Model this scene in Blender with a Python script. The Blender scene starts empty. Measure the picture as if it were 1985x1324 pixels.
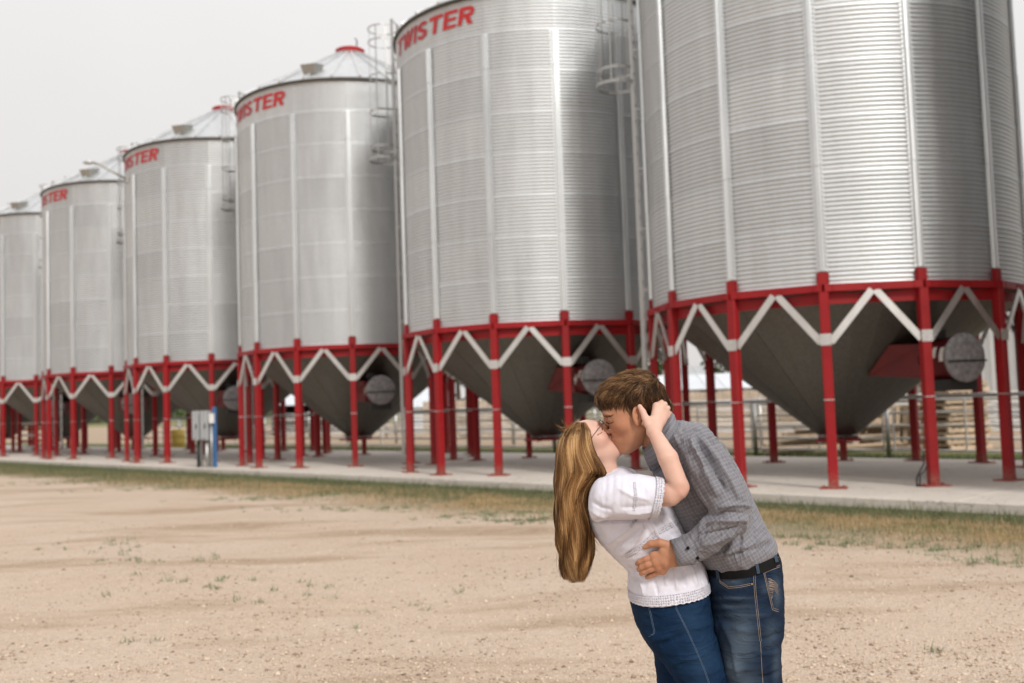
import bpy, bmesh, math, random
import numpy as np
from mathutils import Matrix, Vector
from mathutils.bvhtree import BVHTree

random.seed(7)
rng = np.random.default_rng(7)
scene = bpy.context.scene
COL = scene.collection
PI = math.pi

# ------------------------------------------------------------------ camera
FPX = 1961.75                       # focal length in pixels of the 1985 px wide photograph
PITCH, ROLL, CAMZ = 0.06089, -0.03484, 1.5417
_c, _s = math.cos(PITCH), math.sin(PITCH)
_cr, _sr = math.cos(ROLL), math.sin(ROLL)
X0 = np.array([1.0, 0, 0]); U0 = np.array([0, -_s, _c])
FWD = np.array([0, _c, _s])
RGT = _cr * X0 + _sr * U0
UPV = -_sr * X0 + _cr * U0
CAM = np.array([0, 0, CAMZ])
cam_data = bpy.data.cameras.new('camera')
cam = bpy.data.objects.new('camera', cam_data)
COL.objects.link(cam)
cam.matrix_world = Matrix((
    (RGT[0], UPV[0], -FWD[0], CAM[0]),
    (RGT[1], UPV[1], -FWD[1], CAM[1]),
    (RGT[2], UPV[2], -FWD[2], CAM[2]),
    (0, 0, 0, 1)))
cam_data.sensor_width = 36.0
cam_data.lens = 36.0 * FPX / 1985.0
cam_data.clip_start = 0.05
cam_data.clip_end = 4000
cam_data.dof.use_dof = True
cam_data.dof.focus_distance = 3.22
cam_data.dof.aperture_fstop = 2.8
scene.camera = cam

# ------------------------------------------------------------------ sky and sun (hazy, thin overcast)
SUN_AZ, SUN_EL = math.radians(-63), math.radians(38)
world = bpy.data.worlds.new('World')
scene.world = world
world.use_nodes = True
wn, wl = world.node_tree.nodes, world.node_tree.links
wn.clear()
w_out = wn.new('ShaderNodeOutputWorld')
w_bg = wn.new('ShaderNodeBackground')
w_bg.inputs['Strength'].default_value = 0.1
w_sky = wn.new('ShaderNodeTexSky')
w_sky.sky_type = 'NISHITA'
w_sky.sun_disc = False
w_sky.sun_elevation = SUN_EL
w_sky.sun_rotation = PI / 2 - SUN_AZ
w_sky.dust_density = 4
w_geo = wn.new('ShaderNodeTexCoord')
w_sep = wn.new('ShaderNodeSeparateXYZ')
wl.new(w_geo.outputs['Generated'], w_sep.inputs[0])
w_ramp = wn.new('ShaderNodeValToRGB')        # cloud layer, a little brighter towards the zenith
w_ramp.color_ramp.elements[0].position = 0.0
w_ramp.color_ramp.elements[0].color = (7.1, 6.85, 6.65, 1)
w_ramp.color_ramp.elements[1].position = 0.9
w_ramp.color_ramp.elements[1].color = (10.6, 10.5, 10.4, 1)
e_ = w_ramp.color_ramp.elements.new(0.25)
e_.color = (8.0, 7.75, 7.6, 1)
wl.new(w_sep.outputs['Z'], w_ramp.inputs[0])
w_noise = wn.new('ShaderNodeTexNoise')
w_noise.inputs['Scale'].default_value = 1.6
w_noise.inputs['Detail'].default_value = 4
wl.new(w_geo.outputs['Generated'], w_noise.inputs['Vector'])
w_mr = wn.new('ShaderNodeMapRange')
w_mr.inputs['From Min'].default_value = 0.3
w_mr.inputs['From Max'].default_value = 0.7
w_mr.inputs['To Min'].default_value = 0.95
w_mr.inputs['To Max'].default_value = 1.05
wl.new(w_noise.outputs['Fac'], w_mr.inputs['Value'])
w_mul = wn.new('ShaderNodeVectorMath'); w_mul.operation = 'SCALE'
wl.new(w_ramp.outputs['Color'], w_mul.inputs[0])
wl.new(w_mr.outputs['Result'], w_mul.inputs['Scale'])
w_mix = wn.new('ShaderNodeMix'); w_mix.data_type = 'RGBA'
w_mix.inputs['Factor'].default_value = 0.94
wl.new(w_sky.outputs['Color'], w_mix.inputs['A'])
wl.new(w_mul.outputs['Vector'], w_mix.inputs['B'])
wl.new(w_mix.outputs['Result'], w_bg.inputs['Color'])
wl.new(w_bg.outputs['Background'], w_out.inputs['Surface'])

sun_data = bpy.data.lights.new('sun', 'SUN')
sun_data.energy = 2.3
sun_data.angle = math.radians(11)
sun_data.color = (1.0, 0.965, 0.91)
sun = bpy.data.objects.new('sun', sun_data)
COL.objects.link(sun)
to_sun = Vector((math.cos(SUN_EL) * math.cos(SUN_AZ), math.cos(SUN_EL) * math.sin(SUN_AZ), math.sin(SUN_EL)))
sun.rotation_euler = to_sun.to_track_quat('Z', 'Y').to_euler()
sun.location = (0, -20, 30)

scene.view_settings.view_transform = 'Standard'
scene.view_settings.look = 'None'
scene.view_settings.exposure = 0.10
scene.view_settings.gamma = 1.0
scene.view_settings.use_curve_mapping = False
try:
    scene.cycles.use_denoising = True
    scene.cycles.max_bounces = 8
except Exception:
    pass

# ------------------------------------------------------------------ object helpers
def link(name, mesh, mat=None, parent=None):
    o = bpy.data.objects.new(name, mesh)
    COL.objects.link(o)
    if mat is not None and len(mesh.materials) == 0:
        for m_ in (mat if isinstance(mat, (list, tuple)) else [mat]):
            mesh.materials.append(m_)
    if parent is not None:
        o.parent = parent
    return o

def tag(o, label=None, cat=None, group=None, kind=None):
    if label: o['label'] = label
    if cat: o['category'] = cat
    if group: o['group'] = group
    if kind: o['kind'] = kind
    return o

def thing(name, loc, label, cat, group=None, rz=0.0):
    o = bpy.data.objects.new(name, None)
    o.empty_display_size = 0.2
    COL.objects.link(o)
    o.location = loc
    o.rotation_euler = (0, 0, rz)
    return tag(o, label, cat, group)

def kids(o):
    return [c for c in KIDMAP.get(o.name, [])]

def copy_tree(o, parent=None, idx=None):
    c = o.copy()
    COL.objects.link(c)
    if parent is not None:
        c.parent = parent
    for ch in idx.get(o, ()):
        copy_tree(ch, c, idx)
    return c

def child_index():
    d = {}
    for o in scene.objects:
        if o.parent is not None:
            d.setdefault(o.parent, []).append(o)
    return d

def np_mesh(name, verts, faces, smooth=True):
    """faces: (n,k) integer array or list of index lists"""
    me = bpy.data.meshes.new(name)
    verts = np.asarray(verts, dtype=np.float32)
    if isinstance(faces, np.ndarray) and faces.ndim == 2:
        nf, k = faces.shape
        me.vertices.add(len(verts))
        me.vertices.foreach_set('co', verts.ravel())
        me.loops.add(nf * k)
        me.loops.foreach_set('vertex_index', faces.astype(np.int32).ravel())
        me.polygons.add(nf)
        me.polygons.foreach_set('loop_start', np.arange(0, nf * k, k, dtype=np.int32))
        me.update(calc_edges=True)
    else:
        me.from_pydata([tuple(v) for v in verts], [], [tuple(f) for f in faces])
        me.update()
    if smooth:
        me.polygons.foreach_set('use_smooth', np.ones(len(me.polygons), dtype=bool))
    me.validate()
    return me

class MB:
    """collects simple solids and builds ONE mesh"""
    def __init__(self):
        self.v = []; self.f = []; self.sm = []
    def add(self, vs, fs, smooth=False):
        b = len(self.v)
        self.v += [tuple(float(x) for x in v) for v in vs]
        self.f += [tuple(i + b for i in f) for f in fs]
        self.sm += [smooth] * len(fs)
        return self
    def box(self, c, size, R=None, bev=0.0):
        """box centred at c; R: 3x3 (columns = axes); bev chamfers the four long (local z) edges"""
        hx, hy, hz = size[0] / 2, size[1] / 2, size[2] / 2
        if bev > 0:
            p = [(hx - bev, -hy), (hx, -hy + bev), (hx, hy - bev), (hx - bev, hy),
                 (-hx + bev, hy), (-hx, hy - bev), (-hx, -hy + bev), (-hx + bev, -hy)]
        else:
            p = [(hx, -hy), (hx, hy), (-hx, hy), (-hx, -hy)]
        n = len(p)
        vs = [np.array((x, y, -hz)) for x, y in p] + [np.array((x, y, hz)) for x, y in p]
        fs = [tuple(range(n - 1, -1, -1)), tuple(range(n, 2 * n))]
        fs += [(i, (i + 1) % n, n + (i + 1) % n, n + i) for i in range(n)]
        R = np.eye(3) if R is None else np.asarray(R)
        return self.add([R @ v + np.asarray(c) for v in vs], fs)
    def bar(self, a, b, w, t, side=None):
        """rectangular bar from a to b, width w along `side`, thickness t"""
        a = np.asarray(a, float); b = np.asarray(b, float)
        z = b - a; L = np.linalg.norm(z); z = z / L
        s = np.array((0, 0, 1.0)) if side is None else np.asarray(side, float)
        if abs(z @ s) > 0.99: s = np.array((1.0, 0, 0))
        x = s - z * (s @ z); x /= np.linalg.norm(x)
        y = np.cross(z, x)
        return self.box((a + b) / 2, (w, t, L), np.stack([x, y, z], 1))
    def tube(self, pts, r, n=8, cap=True, closed=False):
        pts = [np.asarray(p, float) for p in pts]
        rs = r if isinstance(r, (list, tuple)) else [r] * len(pts)
        m = len(pts); vs = []
        prev = None
        for i in range(m):
            if closed:
                t = pts[(i + 1) % m] - pts[i - 1]
            else:
                t = pts[min(i + 1, m - 1)] - pts[max(i - 1, 0)]
            t = t / (np.linalg.norm(t) + 1e-12)
            if prev is None:
                q = np.array((0, 0, 1.0)) if abs(t[2]) < 0.9 else np.array((1.0, 0, 0))
            else:
                q = prev
            x = q - t * (q @ t); x /= np.linalg.norm(x) + 1e-12
            prev = x
            y = np.cross(t, x)
            for k in range(n):
                a = 2 * PI * k / n
                vs.append(pts[i] + rs[i] * (math.cos(a) * x + math.sin(a) * y))
        fs = []
        for i in range(m if closed else m - 1):
            j = (i + 1) % m
            for k in range(n):
                fs.append((i * n + k, i * n + (k + 1) % n, j * n + (k + 1) % n, j * n + k))
        if cap and not closed:
            fs.append(tuple(range(n - 1, -1, -1)))
            fs.append(tuple((m - 1) * n + k for k in range(n)))
        return self.add(vs, fs, True)
    def lathe(self, prof, n=32, a0=0.0, a1=2 * PI, c=(0, 0, 0), smooth=True, R=None):
        """prof: list of (r, z)"""
        full = abs(a1 - a0 - 2 * PI) < 1e-6
        cols = n if full else n + 1
        R = np.eye(3) if R is None else np.asarray(R)
        vs = []
        for j in range(cols):
            a = a0 + (a1 - a0) * j / n
            for r, z in prof:
                vs.append(R @ np.array((r * math.cos(a), r * math.sin(a), z)) + np.asarray(c))
        k = len(prof); fs = []
        for j in range(n):
            j2 = (j + 1) % cols
            for i in range(k - 1):
                fs.append((j * k + i, j2 * k + i, j2 * k + i + 1, j * k + i + 1))
        return self.add(vs, fs, smooth)
    def sphere(self, c, r, n=10, sc=(1, 1, 1)):
        prof = [(max(1e-4, r * math.sin(PI * i / n)), -r * math.cos(PI * i / n)) for i in range(n + 1)]
        return self.lathe(prof, n * 2, c=c, R=np.diag(sc))
    def mesh(self, name):
        me = bpy.data.meshes.new(name)
        me.from_pydata(self.v, [], self.f)
        me.polygons.foreach_set('use_smooth', np.array(self.sm, dtype=bool))
        me.update()
        return me
    def build(self, name, mat, parent=None):
        return link(name, self.mesh(name), mat, parent)

# ------------------------------------------------------------------ materials
def new_mat(name):
    m = bpy.data.materials.new(name)
    m.use_nodes = True
    nt = m.node_tree
    b = nt.nodes['Principled BSDF']
    return m, nt, b

def rgba(c): return (c[0], c[1], c[2], 1.0)

def N(nt, typ, **kw):
    n = nt.nodes.new(typ)
    for k, v in kw.items():
        if k in n.inputs: n.inputs[k].default_value = v
        else: setattr(n, k, v)
    return n

def mixc(nt, fac, a, b, mode='MIX'):
    n = nt.nodes.new('ShaderNodeMix'); n.data_type = 'RGBA'; n.blend_type = mode
    for key, val in (('Factor', fac), ('A', a), ('B', b)):
        sock = n.inputs[key] if key == 'Factor' else [s for s in n.inputs if s.name == key and s.type == 'RGBA'][0]
        if isinstance(val, bpy.types.NodeSocket): nt.links.new(val, sock)
        elif isinstance(val, (int, float)): sock.default_value = val
        else: sock.default_value = rgba(val)
    return [s for s in n.outputs if s.type == 'RGBA'][0]

def mrange(nt, val, a, b, c=0.0, d=1.0):
    n = nt.nodes.new('ShaderNodeMapRange')
    nt.links.new(val, n.inputs['Value'])
    for k, v in zip(('From Min', 'From Max', 'To Min', 'To Max'), (a, b, c, d)):
        n.inputs[k].default_value = v
    return n.outputs['Result']

def math_n(nt, op, a, b=None, clamp=False):
    n = nt.nodes.new('ShaderNodeMath'); n.operation = op; n.use_clamp = clamp
    for i, v in enumerate((a, b)):
        if v is None: continue
        if isinstance(v, bpy.types.NodeSocket): nt.links.new(v, n.inputs[i])
        else: n.inputs[i].default_value = v
    return n.outputs[0]

def noise(nt, vec, scale, detail=3, rough=0.5, out='Fac'):
    n = N(nt, 'ShaderNodeTexNoise', Scale=scale, Detail=detail, Roughness=rough)
    if vec is not None: nt.links.new(vec, n.inputs['Vector'])
    return n.outputs[out]

def coords(nt, kind='Object'):
    return nt.nodes.new('ShaderNodeTexCoord').outputs[kind]

def worldpos(nt):
    return nt.nodes.new('ShaderNodeNewGeometry').outputs['Position']

def bump(nt, b, height, strength=0.3, dist=0.01):
    n = N(nt, 'ShaderNodeBump', Strength=strength, Distance=dist)
    nt.links.new(height, n.inputs['Height'])
    nt.links.new(n.outputs['Normal'], b.inputs['Normal'])

def plain(name, col, rough=0.6, metal=0.0, var=0.15, scale=6.0, bstr=0.0, bscale=60.0, piece=0.0, spec=0.5):
    """colour with soft mottling, optional per-piece variation and fine relief"""
    m, nt, b = new_mat(name)
    v = worldpos(nt)
    f = noise(nt, v, scale, 4)
    dark = tuple(x * (1 - var) for x in col); light = tuple(min(1, x * (1 + var)) for x in col)
    c = mixc(nt, mrange(nt, f, 0.3, 0.7), dark, light)
    if piece > 0:
        oi = nt.nodes.new('ShaderNodeObjectInfo').outputs['Random']
        k = mrange(nt, oi, 0, 1, 1 - piece, 1 + piece)
        cm = nt.nodes.new('ShaderNodeVectorMath'); cm.operation = 'SCALE'
        nt.links.new(c, cm.inputs[0]); nt.links.new(k, cm.inputs['Scale'])
        c = cm.outputs[0]
    nt.links.new(c, b.inputs['Base Color'])
    b.inputs['Roughness'].default_value = rough
    b.inputs['Metallic'].default_value = metal
    b.inputs['Specular IOR Level'].default_value = spec
    if bstr > 0:
        bump(nt, b, noise(nt, v, bscale, 3), bstr, 0.004)
    return m

def galvanised(name, col, rough, piece=0.06, streak=True):
    m, nt, b = new_mat(name)
    v = worldpos(nt)
    mp = N(nt, 'ShaderNodeMapping'); mp.inputs['Scale'].default_value = (1, 1, 0.12)
    nt.links.new(v, mp.inputs['Vector'])
    f1 = noise(nt, mp.outputs['Vector'], 5.0, 4)
    vor = N(nt, 'ShaderNodeTexVoronoi', Scale=45.0); nt.links.new(v, vor.inputs['Vector'])
    c = mixc(nt, mrange(nt, f1, 0.25, 0.75), tuple(x * 0.9 for x in col), tuple(min(1, x * 1.07) for x in col))
    sp = N(nt, 'ShaderNodeSeparateColor'); nt.links.new(vor.outputs['Color'], sp.inputs[0])
    c = mixc(nt, 0.12, c, mixc(nt, sp.outputs[0], (0.45, 0.45, 0.44), (0.85, 0.85, 0.84)))
    oi = nt.nodes.new('ShaderNodeObjectInfo').outputs['Random']
    k = mrange(nt, oi, 0, 1, 1 - piece, 1 + piece)
    cm = nt.nodes.new('ShaderNodeVectorMath'); cm.operation = 'SCALE'
    nt.links.new(c, cm.inputs[0]); nt.links.new(k, cm.inputs['Scale'])
    nt.links.new(cm.outputs[0], b.inputs['Base Color'])
    b.inputs['Metallic'].default_value = 1.0
    nt.links.new(mrange(nt, f1, 0.2, 0.8, rough - 0.06, rough + 0.1), b.inputs['Roughness'])
    return m

M_WALL = galvanised('galvanised_sheet', (0.58, 0.60, 0.615), 0.54, 0.055)
M_STIFF = galvanised('galvanised_post', (0.68, 0.70, 0.71), 0.42, 0.08)
M_BRACE = galvanised('galvanised_brace', (0.66, 0.66, 0.65), 0.45, 0.08)
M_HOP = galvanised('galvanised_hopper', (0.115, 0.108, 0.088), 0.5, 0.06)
M_ROOF = galvanised('galvanised_roof', (0.72, 0.73, 0.74), 0.45, 0.05)
M_VENT = galvanised('galvanised_vent', (0.33, 0.32, 0.29), 0.5, 0.05)
M_LAD = galvanised('galvanised_ladder', (0.42, 0.42, 0.41), 0.5, 0.08)
M_PIPE = galvanised('galvanised_pipe', (0.55, 0.55, 0.54), 0.45, 0.08)
def red_paint():
    m, nt, b = new_mat('red_paint')
    v = worldpos(nt)
    n1 = noise(nt, v, 2.5, 5, .65); n2 = noise(nt, v, 30, 4, .7)
    c = mixc(nt, mrange(nt, n1, .3, .7), (0.26, 0.006, 0.009), (0.325, 0.009, 0.013))
    oi = nt.nodes.new('ShaderNodeObjectInfo').outputs['Random']
    c = mixc(nt, mrange(nt, oi, 0, 1, 0, .22), c, (0.20, 0.03, 0.03))
    z = N(nt, 'ShaderNodeSeparateXYZ'); nt.links.new(v, z.inputs[0])
    mud = math_n(nt, 'MULTIPLY', mrange(nt, math_n(nt, 'ADD', z.outputs['Z'], math_n(nt, 'MULTIPLY', n2, -.35)), -.02, .20, .5, 0), mrange(nt, n2, .3, .6))
    c = mixc(nt, mud, c, (0.30, 0.22, 0.16))                      # dried mud splashed on the feet
    c = mixc(nt, mrange(nt, noise(nt, v, 55, 3, .6), .70, .74, 0, .7), c, (0.16, 0.10, 0.08))   # chips
    nt.links.new(c, b.inputs['Base Color'])
    nt.links.new(mrange(nt, n1, .3, .7, .42, .62), b.inputs['Roughness'])
    b.inputs['Specular IOR Level'].default_value = 0.3
    return m
M_RED = red_paint()
M_CAP = plain('red_cap_paint', (0.48, 0.022, 0.024), 0.5)
M_FAN = plain('shaded_red_fan_paint', (0.13, 0.008, 0.010), 0.5, 0, .2, 3.0)  # fan's red paint with the shade under the bin put into its colour
M_LETTER = plain('red_lettering', (0.42, 0.012, 0.014), 0.5, 0, 0.06, 4.0)
M_DARK = plain('dark_rubber', (0.02, 0.02, 0.02), 0.6)
M_TRIM = plain('dark_trim', (0.10, 0.095, 0.085), 0.5, 0.6)
M_COVER = plain('grey_mesh_cover', (0.21, 0.20, 0.205), 0.75, 0, 0.35, 14.0, 0.5, 40)
M_WHITE = plain('white_print', (0.75, 0.74, 0.72), 0.5)
def concrete():
    m, nt, b = new_mat('concrete')
    v = worldpos(nt)
    n1 = noise(nt, v, 0.8, 5, .6); n2 = noise(nt, v, 6, 5, .65); n3 = noise(nt, v, 90, 3)
    c = mixc(nt, mrange(nt, n1, .3, .7), (0.54, 0.485, 0.43), (0.61, 0.555, 0.495))
    c = mixc(nt, mrange(nt, n2, .52, .72, 0, .35), c, (0.36, 0.30, 0.24))            # stains
    c = mixc(nt, mrange(nt, noise(nt, v, 2.2, 6, .7), .62, .70, 0, .5), c, (0.47, 0.36, 0.22))   # spilled grain and dust
    vor = N(nt, 'ShaderNodeTexVoronoi', Scale=0.55); vor.feature = 'DISTANCE_TO_EDGE'
    wob = N(nt, 'ShaderNodeVectorMath'); wob.operation = 'ADD'
    nz = noise(nt, v, 1.5, 4, .6, 'Color'); nt.links.new(v, wob.inputs[0]); nt.links.new(nz, wob.inputs[1])
    nt.links.new(wob.outputs[0], vor.inputs['Vector'])
    c = mixc(nt, mrange(nt, vor.outputs['Distance'], .002, .006, .55, 0), c, (0.22, 0.19, 0.16))  # hairline cracks
    nt.links.new(c, b.inputs['Base Color']); b.inputs['Roughness'].default_value = .85
    bump(nt, b, n3, .25, .004)
    return m
M_CONC = concrete()
M_WOOD = plain('pale_wood', (0.52, 0.40, 0.28), 0.75, 0, 0.2, 7.0, 0.2, 60, piece=0.25)
M_WOOD2 = plain('weathered_board', (0.46, 0.38, 0.30), 0.8, 0, 0.15, 5.0, 0.2, 60, piece=0.12)
M_WPAINT = plain('white_metal_roof', (0.62, 0.65, 0.69), 0.45, 0.0, 0.05, 1.0, piece=0.04)
M_SHED = plain('grey_cladding', (0.42, 0.42, 0.42), 0.5, 0.2, 0.06, 1.0, piece=0.03)
M_GREY = plain('grey_enamel', (0.40, 0.41, 0.42), 0.45, 0.1, 0.06, 3.0)
M_BLUE = plain('blue_paint', (0.05, 0.15, 0.34), 0.5)
M_YEL = plain('yellow_plastic', (0.72, 0.52, 0.12), 0.5)
M_FPOST = plain('white_fence_paint', (0.74, 0.72, 0.69), 0.6, 0, 0.1, 5.0)
# ------------------------------------------------------------------ layout of the bin row
ROWA = math.radians(45.419)
C1 = np.array((5.690, 17.939))
RD = np.array((-math.cos(ROWA), math.sin(ROWA)))     # along the row, away from the camera
MD = np.array((-math.sin(ROWA), -math.cos(ROWA)))    # from the row towards the yard
SPACING = 7.1113
SLAB = 0.13
def rowpt(s, q, z=0.0):
    p = C1 + RD * s + MD * q
    return np.array((p[0], p[1], z))
ROWANG = math.atan2(RD[1], RD[0])

# ------------------------------------------------------------------ ground: one sheet to the horizon
def ground_material():
    m, nt, b = new_mat('yard_ground')
    L = nt.links
    P = worldpos(nt)
    def dot(vec, const):
        n = N(nt, 'ShaderNodeVectorMath'); n.operation = 'DOT_PRODUCT'
        L.new(P, n.inputs[0]); n.inputs[1].default_value = const
        return n.outputs['Value']
    q = math_n(nt, 'SUBTRACT', dot(P, (MD[0], MD[1], 0)), float(C1 @ MD))
    s = math_n(nt, 'SUBTRACT', dot(P, (RD[0], RD[1], 0)), float(C1 @ RD))
    # gravel
    n1 = noise(nt, P, 0.55, 5, 0.6); n2 = noise(nt, P, 3.5, 5, 0.65); n3 = noise(nt, P, 38, 3, 0.6)
    vor = N(nt, 'ShaderNodeTexVoronoi', Scale=70.0); L.new(P, vor.inputs['Vector'])
    sepv = N(nt, 'ShaderNodeSeparateColor'); L.new(vor.outputs['Color'], sepv.inputs[0])
    g = mixc(nt, mrange(nt, n1, 0.35, 0.68), (0.65, 0.505, 0.395), (0.75, 0.62, 0.51))
    g = mixc(nt, mrange(nt, n2, 0.3, 0.75), mixc(nt, 0.75, (0.34, 0.23, 0.145), g), g)
    g = mixc(nt, mrange(nt, sepv.outputs[0], 0.0, 1.0), mixc(nt, 0.40, g, (0.44, 0.325, 0.24)), mixc(nt, 0.42, g, (0.74, 0.63, 0.52)))
    g = mixc(nt, mrange(nt, n3, 0.35, 0.72), mixc(nt, 0.42, g, (0.44, 0.325, 0.24)), g)
    # wheel tracks: long streaks of bare brown dirt roughly along the row
    mp = N(nt, 'ShaderNodeMapping'); mp.inputs['Rotation'].default_value = (0, 0, -ROWANG + 0.35)
    mp.inputs['Scale'].default_value = (0.16, 0.75, 1)
    L.new(P, mp.inputs['Vector'])
    tr = noise(nt, mp.outputs['Vector'], 1.0, 5, 0.62)
    tr = math_n(nt, 'MULTIPLY', mrange(nt, tr, 0.53, 0.64), mrange(nt, n2, 0.2, 0.7, 0.35, 1))
    g = mixc(nt, math_n(nt, 'MULTIPLY', tr, 0.8), g, (0.33, 0.22, 0.135))
    # strip beside the concrete: dry grass, then green fringe
    wob = math_n(nt, 'MULTIPLY', math_n(nt, 'SUBTRACT', n1, 0.5), 2.2)
    wob2 = math_n(nt, 'MULTIPLY', math_n(nt, 'SUBTRACT', n2, 0.5), 0.9)
    qe = math_n(nt, 'ADD', math_n(nt, 'ADD', q, wob), wob2)
    strip = math_n(nt, 'MULTIPLY', mrange(nt, qe, 5.7, 7.4, 1, 0), mrange(nt, n2, .25, .5, .6, 1))
    dry = mixc(nt, n2, (0.25, 0.165, 0.075), (0.38, 0.27, 0.14))
    dry = mixc(nt, mrange(nt, noise(nt, P, 1.1, 4), 0.45, 0.62), dry, (0.15, 0.145, 0.055))
    far = mrange(nt, s, 9, 22, 0, 0.75)
    dry = mixc(nt, far, dry, (0.19, 0.165, 0.08))
    g = mixc(nt, strip, g, dry)
    grn = mrange(nt, qe, 4.2, 5.0, 1, 0)
    g = mixc(nt, grn, g, mixc(nt, n2, (0.085, 0.09, 0.04), (0.16, 0.155, 0.075)))
    # beyond the slab: grass, then pens of bare dirt, then pasture
    back = mrange(nt, q, -3.7, -3.9, 0, 1)
    bk = mixc(nt, n2, (0.075, 0.105, 0.03), (0.15, 0.16, 0.06))
    pen = mixc(nt, n1, (0.36, 0.27, 0.19), (0.46, 0.36, 0.27))
    bk = mixc(nt, mrange(nt, math_n(nt, 'ADD', q, wob), -7.2, -8.6, 0, 1), bk, pen)
    bk = mixc(nt, mrange(nt, math_n(nt, 'ADD', q, math_n(nt, 'MULTIPLY', wob, 4)), -45, -60, 0, 1), bk,
              mixc(nt, n1, (0.13, 0.15, 0.06), (0.26, 0.23, 0.11)))
    g = mixc(nt, back, g, bk)
    L.new(g, b.inputs['Base Color'])
    b.inputs['Roughness'].default_value = 0.95
    b.inputs['Specular IOR Level'].default_value = 0.2
    h = math_n(nt, 'ADD', math_n(nt, 'MULTIPLY', vor.outputs['Distance'], -0.8), math_n(nt, 'MULTIPLY', n3, 0.9))
    h = math_n(nt, 'ADD', h, math_n(nt, 'MULTIPLY', n2, 1.4))
    bump(nt, b, h, 0.75, 0.02)
    return m
M_GROUND = ground_material()

def ground_height(x, y):
    """slight unevenness of the yard, flat under the slab and far away"""
    p = np.stack([x, y], -1) - C1
    q = p @ MD
    near = np.clip((q - 4.2) / 2.0, 0, 1) * np.clip((40 - np.hypot(x, y)) / 20, 0, 1)
    h = 0.022 * np.sin(0.9 * x + 0.4 * y) * np.sin(0.5 * x - 1.1 * y + 1.0) + 0.012 * np.sin(2.1 * x + 1.3 * y + 2) \
        + 0.008 * np.sin(4.7 * x - 3.9 * y) * np.sin(1.7 * y + x)
    return h * near

def build_ground():
    ax = np.concatenate([[-1600, -700, -300, -140, -80, -50, -35], np.arange(-26, 26.01, 0.4), [35, 50, 80, 140, 300, 700, 1600]])
    ay = np.concatenate([[-1600, -600, -200, -80, -30, -12], np.arange(-4, 40.01, 0.4), [48, 60, 80, 120, 200, 400, 800, 1600]])
    X, Y = np.meshgrid(ax, ay, indexing='ij')
    Z = ground_height(X, Y)
    V = np.stack([X, Y, Z], -1).reshape(-1, 3)
    nx, ny = len(ax), len(ay)
    I = np.arange(nx * ny).reshape(nx, ny)
    F = np.stack([I[:-1, :-1], I[1:, :-1], I[1:, 1:], I[:-1, 1:]], -1).reshape(-1, 4)
    o = link('ground', np_mesh('ground', V, F), M_GROUND)
    return tag(o, kind='structure')
build_ground()

# ------------------------------------------------------------------ concrete pad cast in bays
pad = bpy.data.objects.new('concrete_pad', None); COL.objects.link(pad); tag(pad, kind='structure')
pad.location = rowpt(0, 0, 0)
pad.rotation_euler = (0, 0, ROWANG)            # local x along the row, local -y... front is +/-MD
YD = np.array((-math.sin(ROWANG), math.cos(ROWANG)))
FSGN = 1.0 if YD @ MD > 0 else -1.0
def bay_mesh():
    mb = MB()
    x0, x1 = -SPACING / 2 + 0.006, SPACING / 2 - 0.006
    y0, y1 = sorted((FSGN * 3.86, -FSGN * 3.74))
    ym = (y0 + y1) / 2
    for a, b_ in ((y0, ym - 0.006), (ym + 0.006, y1)):
        c = 0.012
        vs = [(x0, a, -0.05), (x1, a, -0.05), (x1, b_, -0.05), (x0, b_, -0.05),
              (x0, a, SLAB - c), (x1, a, SLAB - c), (x1, b_, SLAB - c), (x0, b_, SLAB - c),
              (x0 + c, a + c, SLAB), (x1 - c, a + c, SLAB), (x1 - c, b_ - c, SLAB), (x0 + c, b_ - c, SLAB)]
        fs = [(0, 1, 5, 4), (1, 2, 6, 5), (2, 3, 7, 6), (3, 0, 4, 7), (4, 5, 9, 8), (5, 6, 10, 9), (6, 7, 11, 10), (7, 4, 8, 11), (8, 9, 10, 11)]
        mb.add(vs, fs)
    return mb.mesh('concrete_bay')
_bay = bay_mesh()
for k in range(-2, 10):
    o = link('concrete_bay', _bay, M_CONC, pad)
    o.location = (k * SPACING, 0, 0)

# ------------------------------------------------------------------ one hopper bin with all its parts
NLEG = 14
DA = 2 * PI / NLEG
PH = math.radians(224.98)
RW, RLEG = 3.140, 3.163
ZR, ZE = 3.137 - SLAB, 9.845 - SLAB      # above the slab
NT = 8
TIER = (ZE - ZR) / NT
def pol(r, a, z): return np.array((r * math.cos(a), r * math.sin(a), z))
def frame(a):
    """columns: tangential, radial, up"""
    return np.stack([np.array((-math.sin(a), math.cos(a), 0)), np.array((math.cos(a), math.sin(a), 0)), np.array((0, 0, 1.0))], 1)

def wall_panel_mesh():
    waves, cols = 12, 4
    tt_ = [0, .22, .36, .44, .50, .56, .64, .78]
    spw = len(tt_)
    rows = waves * spw + 1
    vs, fs = [], []
    for i in range(rows):
        tq = tt_[i % spw]
        z = TIER * (i // spw + tq) / waves
        r = RW - 0.0145 * math.exp(-((tq - 0.5) / 0.15) ** 2)
        lap = 0.005 if i < spw * 0.7 else 0.0      # lower edge laps over the sheet below
        for j in range(cols + 1):
            a = -DA / 2 + DA * j / cols
            vs.append(pol(r + lap, a, z - (0.012 if i == 0 else 0)))
    for i in range(rows - 1):
        for j in range(cols):
            fs.append((i * (cols + 1) + j, i * (cols + 1) + j + 1, (i + 1) * (cols + 1) + j + 1, (i + 1) * (cols + 1) + j))
    mb = MB(); mb.add(vs, fs, True)
    return mb.mesh('wall_panel')

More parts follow.
